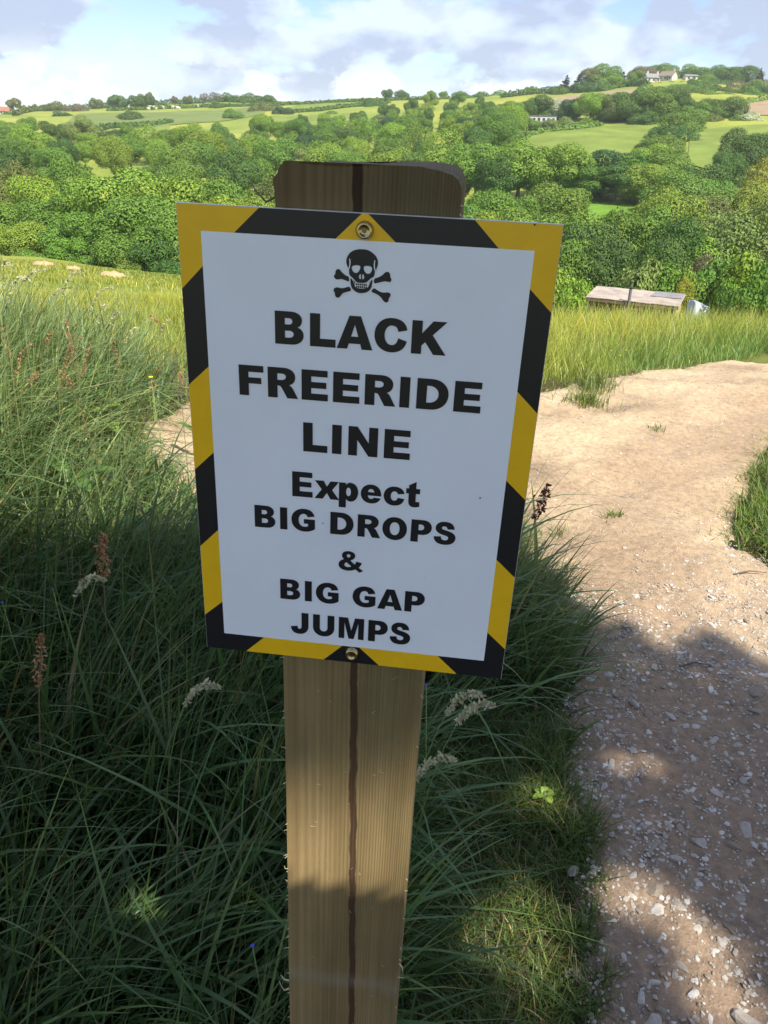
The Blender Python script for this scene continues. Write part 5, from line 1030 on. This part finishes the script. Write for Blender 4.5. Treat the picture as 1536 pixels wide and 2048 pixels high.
def plant(name, label, cat, group, px, py, Y, head_mat, stalk, rad, n, leaf, headlen, leaves=0, lean=(.0, .0), leafmat='dock_leaf', sr=.0022, k=0, sag=.12):
    tip = at_y(px, py, Y); bx, by = tip[0] - lean[0], Y - lean[1]; g = tz(bx, by); root = empty(name, (bx, by, g)); tag(root, label, cat, group)
    c = stem_curve((0, 0, -.02), tip - np.array([bx, by, g]), sag); m = MB(); m.add(*tube(c, np.linspace(sr, sr*.45, len(c)), 5)); link('stem', m.mesh('stem'), M[stalk], root)
    tot = sum(np.linalg.norm(c[i+1] - c[i]) for i in range(len(c)-1)); j = 8; acc = 0
    while j > 0 and acc < headlen: acc += np.linalg.norm(c[j] - c[j-1]); j -= 1
    hp = c[j:]; fr = min(1, headlen/max(acc, 1e-6)); hp = [hp[0] + (hp[1] - hp[0])*(1 - fr)*0 if i == 0 else q for i, q in enumerate(hp)]
    h = MB(); plume(h, hp if len(hp) > 1 else c[-2:], rad, n, leaf, 1000 + k); link('seed_head', h.mesh('seed_head', False), M[head_mat], root)
    for q in range(leaves):
        a = random.uniform(0, 6.28); lf = MB(); z = random.uniform(.05, .35)*tot*.6; leaf_blade(lf, c[min(7, int(z/tot*8))], (math.cos(a), math.sin(a), .9), random.uniform(.1, .2), random.uniform(.025, .05), .9); link('leaf', lf.mesh('leaf'), M[leafmat], root)
    return root
for k, (px, py, Y) in enumerate([(132, 640, 2.9), (160, 672, 2.8), (66, 686, 2.6), (104, 664, 3.0), (181, 690, 2.9), (226, 680, 3.1), (301, 630, 3.4), (360, 745, 2.9), (322, 728, 3.0), (80, 742, 2.5), (3, 652, 2.7), (150, 700, 2.6), (118, 740, 2.4)]):
    plant('dock_plant', 'rusty-headed dock plant rising from the sunlit grass of the bank', 'plant', 'dock plants on the sunlit bank', px, py, Y, 'dock_seed', 'red_stalk', .008, 42, .0065, .045 + .02*(k % 3), 2, (random.uniform(-.22, .3), random.uniform(-.1, .1)), sr=.0017, k=k, sag=random.uniform(.05, .4))
plant('dock_plant', 'dark red dock head leaning out over the path beside the sign', 'plant', None, 1098, 968, 2.1, 'dark_seed', 'red_stalk', .014, 110, .009, .07, 1, (.10, .05), k=40)
plant('dock_plant', 'brownish dock plume standing in the shaded grass left of the sign', 'plant', None, 205, 1068, 1.55, 'dock_seed', 'red_stalk', .011, 150, .008, .11, 1, (.05, .0), k=41)
plant('dock_plant', 'rusty plume bent over low in the shaded grass', 'plant', None, 85, 1268, 1.2, 'dock_seed', 'red_stalk', .010, 90, .007, .07, 0, (.08, .02), k=42)
for k, (px, py, Y, ln) in enumerate([(440, 1375, 1.15, .08), (968, 1392, 1.15, .075), (990, 1412, 1.1, .08), (912, 1520, 1.0, .07), (210, 1160, 1.45, .07)]):
    plant('flowering_grass', 'pale feathery grass head nodding in the shade around the post', 'grass plant', 'pale grass heads around the post', px, py, Y, 'pale_seed', 'stalk', .0055, 190, .006, ln, 0, (.16, .02), sr=.0013, k=60 + k, sag=.58)
for k, (px, py, Y) in enumerate([(170, 552, 2.7), (228, 575, 2.8), (142, 575, 2.6), (95, 540, 2.5), (215, 612, 3.0), (240, 625, 3.0), (25, 535, 2.3), (60, 560, 2.4), (340, 640, 3.4), (275, 655, 3.2)]):
    plant('flowering_grass', 'tall arching grass stalk with straw seed head above the sunlit bank', 'grass plant', 'arching grass stalks above the bank', px, py, Y, 'pale_seed', 'stalk', .0032, 46, .007, .09, 0, (random.uniform(.08, .3), .0), sr=.0016, k=80 + k, sag=random.uniform(.35, .62))
def broad_plant(px, py, z, label, mat, n, ln, wd, seed):
    p = at_z(px, py, z); g = tz(p[0], p[1]); root = empty('dock_plant', (p[0], p[1], g)); tag(root, label, 'plant'); rr = random.Random(seed); st = MB(); st.add(*tube([(0, 0, -.02), (0, 0, max(.05, z - g))], [.004, .003], 6)); link('stem', st.mesh('stem'), M['stalk'], root)
    for q in range(n):
        a = q*2.4 + rr.random(); lf = MB(); leaf_blade(lf, (0, 0, max(.04, (z - g)*rr.uniform(.6, 1))), (math.cos(a), math.sin(a), rr.uniform(.2, .8)), ln*rr.uniform(.7, 1.1), wd*rr.uniform(.8, 1.1), rr.uniform(.5, 1.1)); link('leaf', lf.mesh('leaf'), M[mat], root)
broad_plant(205, 818, .32, 'broad lime green dock leaves catching the sun on the bank', 'lime_leaf', 5, .12, .055, 1); broad_plant(190, 758, .42, 'broad crinkled dock leaves in the sunlit grass', 'dock_leaf', 5, .16, .06, 2); broad_plant(130, 935, .38, 'large drooping dock leaf in the shaded grass edge', 'dock_leaf', 3, .2, .06, 3)
broad_plant(300, 1050, .25, 'wide dark dock leaves low in the shade left of the sign', 'dock_leaf', 4, .16, .08, 4); broad_plant(20, 760, .45, 'long dock leaves at the edge of the sunlit bank', 'dock_leaf', 5, .2, .05, 5); broad_plant(520, 1400, .22, 'jagged grey-green thistle leaves behind the post', 'dock_leaf', 6, .12, .035, 6)
broad_plant(1090, 1590, .03, 'small rosette of leaves in the fleck of sun by the path', 'lime_leaf', 6, .035, .02, 7)
def flower(px, py, Y, pm, label, group, rad, name):
    tip = at_y(px, py, Y); g = tz(tip[0], Y); root = empty(name, (tip[0], Y, g)); tag(root, label, 'flower', group); h = max(.04, tip[2] - g); m = MB(); m.add(*tube([(0, 0, 0), (.01, 0, h*.5), (0, 0, h)], [.0014, .0012, .001], 5)); link('stem', m.mesh('stem'), M['stalk'], root)
    for k in range(5):
        a = k*1.2566; f = MB(); leaf_blade(f, (0, 0, h), (math.cos(a), math.sin(a), .7), rad, rad*.95, -.2, .2); link('petal', f.mesh('petal'), M[pm], root)
for px, py, Y in [(302, 757, 2.75), (1240, 712, 6.0), (1213, 724, 5.9), (1252, 702, 6.3), (1182, 751, 5.4), (1222, 703, 6.2)]: flower(px, py, Y, 'yellow_petal', 'yellow buttercup flowering in the sunlit meadow grass', 'buttercups in the sunlit grass', .012, 'buttercup')
for px, py, Y in [(106, 1180, 1.55), (5, 1206, 1.5), (853, 1372, 1.2), (505, 1893, .78)]: flower(px, py, Y, 'blue_petal', 'tiny blue speedwell flower in the shaded grass', 'speedwell in the shade', .0045, 'speedwell')
def twig(px0, py0, px1, py1, r_, label):
    a, b = at_z(px0, py0, .015), at_z(px1, py1, .015); m = MB(); mid = (a + b)/2 + np.array([0, .012, .004]); pts = [a, mid, b]; o0 = a.copy()
    m.add(*tube([p - o0 for p in pts], [r_, r_*.9, r_*.5], 6)); o = link('twig', m.mesh('twig'), M['bark'], None, (o0[0], o0[1], float(path_top(o0[0], o0[1])) + .006)); tag(o, label, 'twig')
twig(1362, 1321, 1425, 1318, .003, 'curved dry twig lying on the shaded path'); twig(1470, 1141, 1536, 1138, .003, 'thin dry stick at the grassy edge of the sunlit path'); twig(1250, 1905, 1264, 1932, .0015, 'short straw stalk among the stones of the shaded path')
# ------------------------------------------------------------------ thin summer haze
def haze():
    m, t, o = new_mat('haze'); v = N(t, 'ShaderNodeVolumePrincipled', i_Density=.0002, i_Anisotropy=.2); v.inputs['Color'].default_value = (.86, .92, 1, 1); t.links.new(v.outputs[0], o.inputs['Volume'])
    ob = link('haze', box_mesh('haze', (0, 0, 0), (3300, 3300, 160)), m, None, (0, 0, -19)); ob['kind'] = 'stuff'; tag(ob, 'thin pale summer haze filling the valley air', 'haze')
haze()
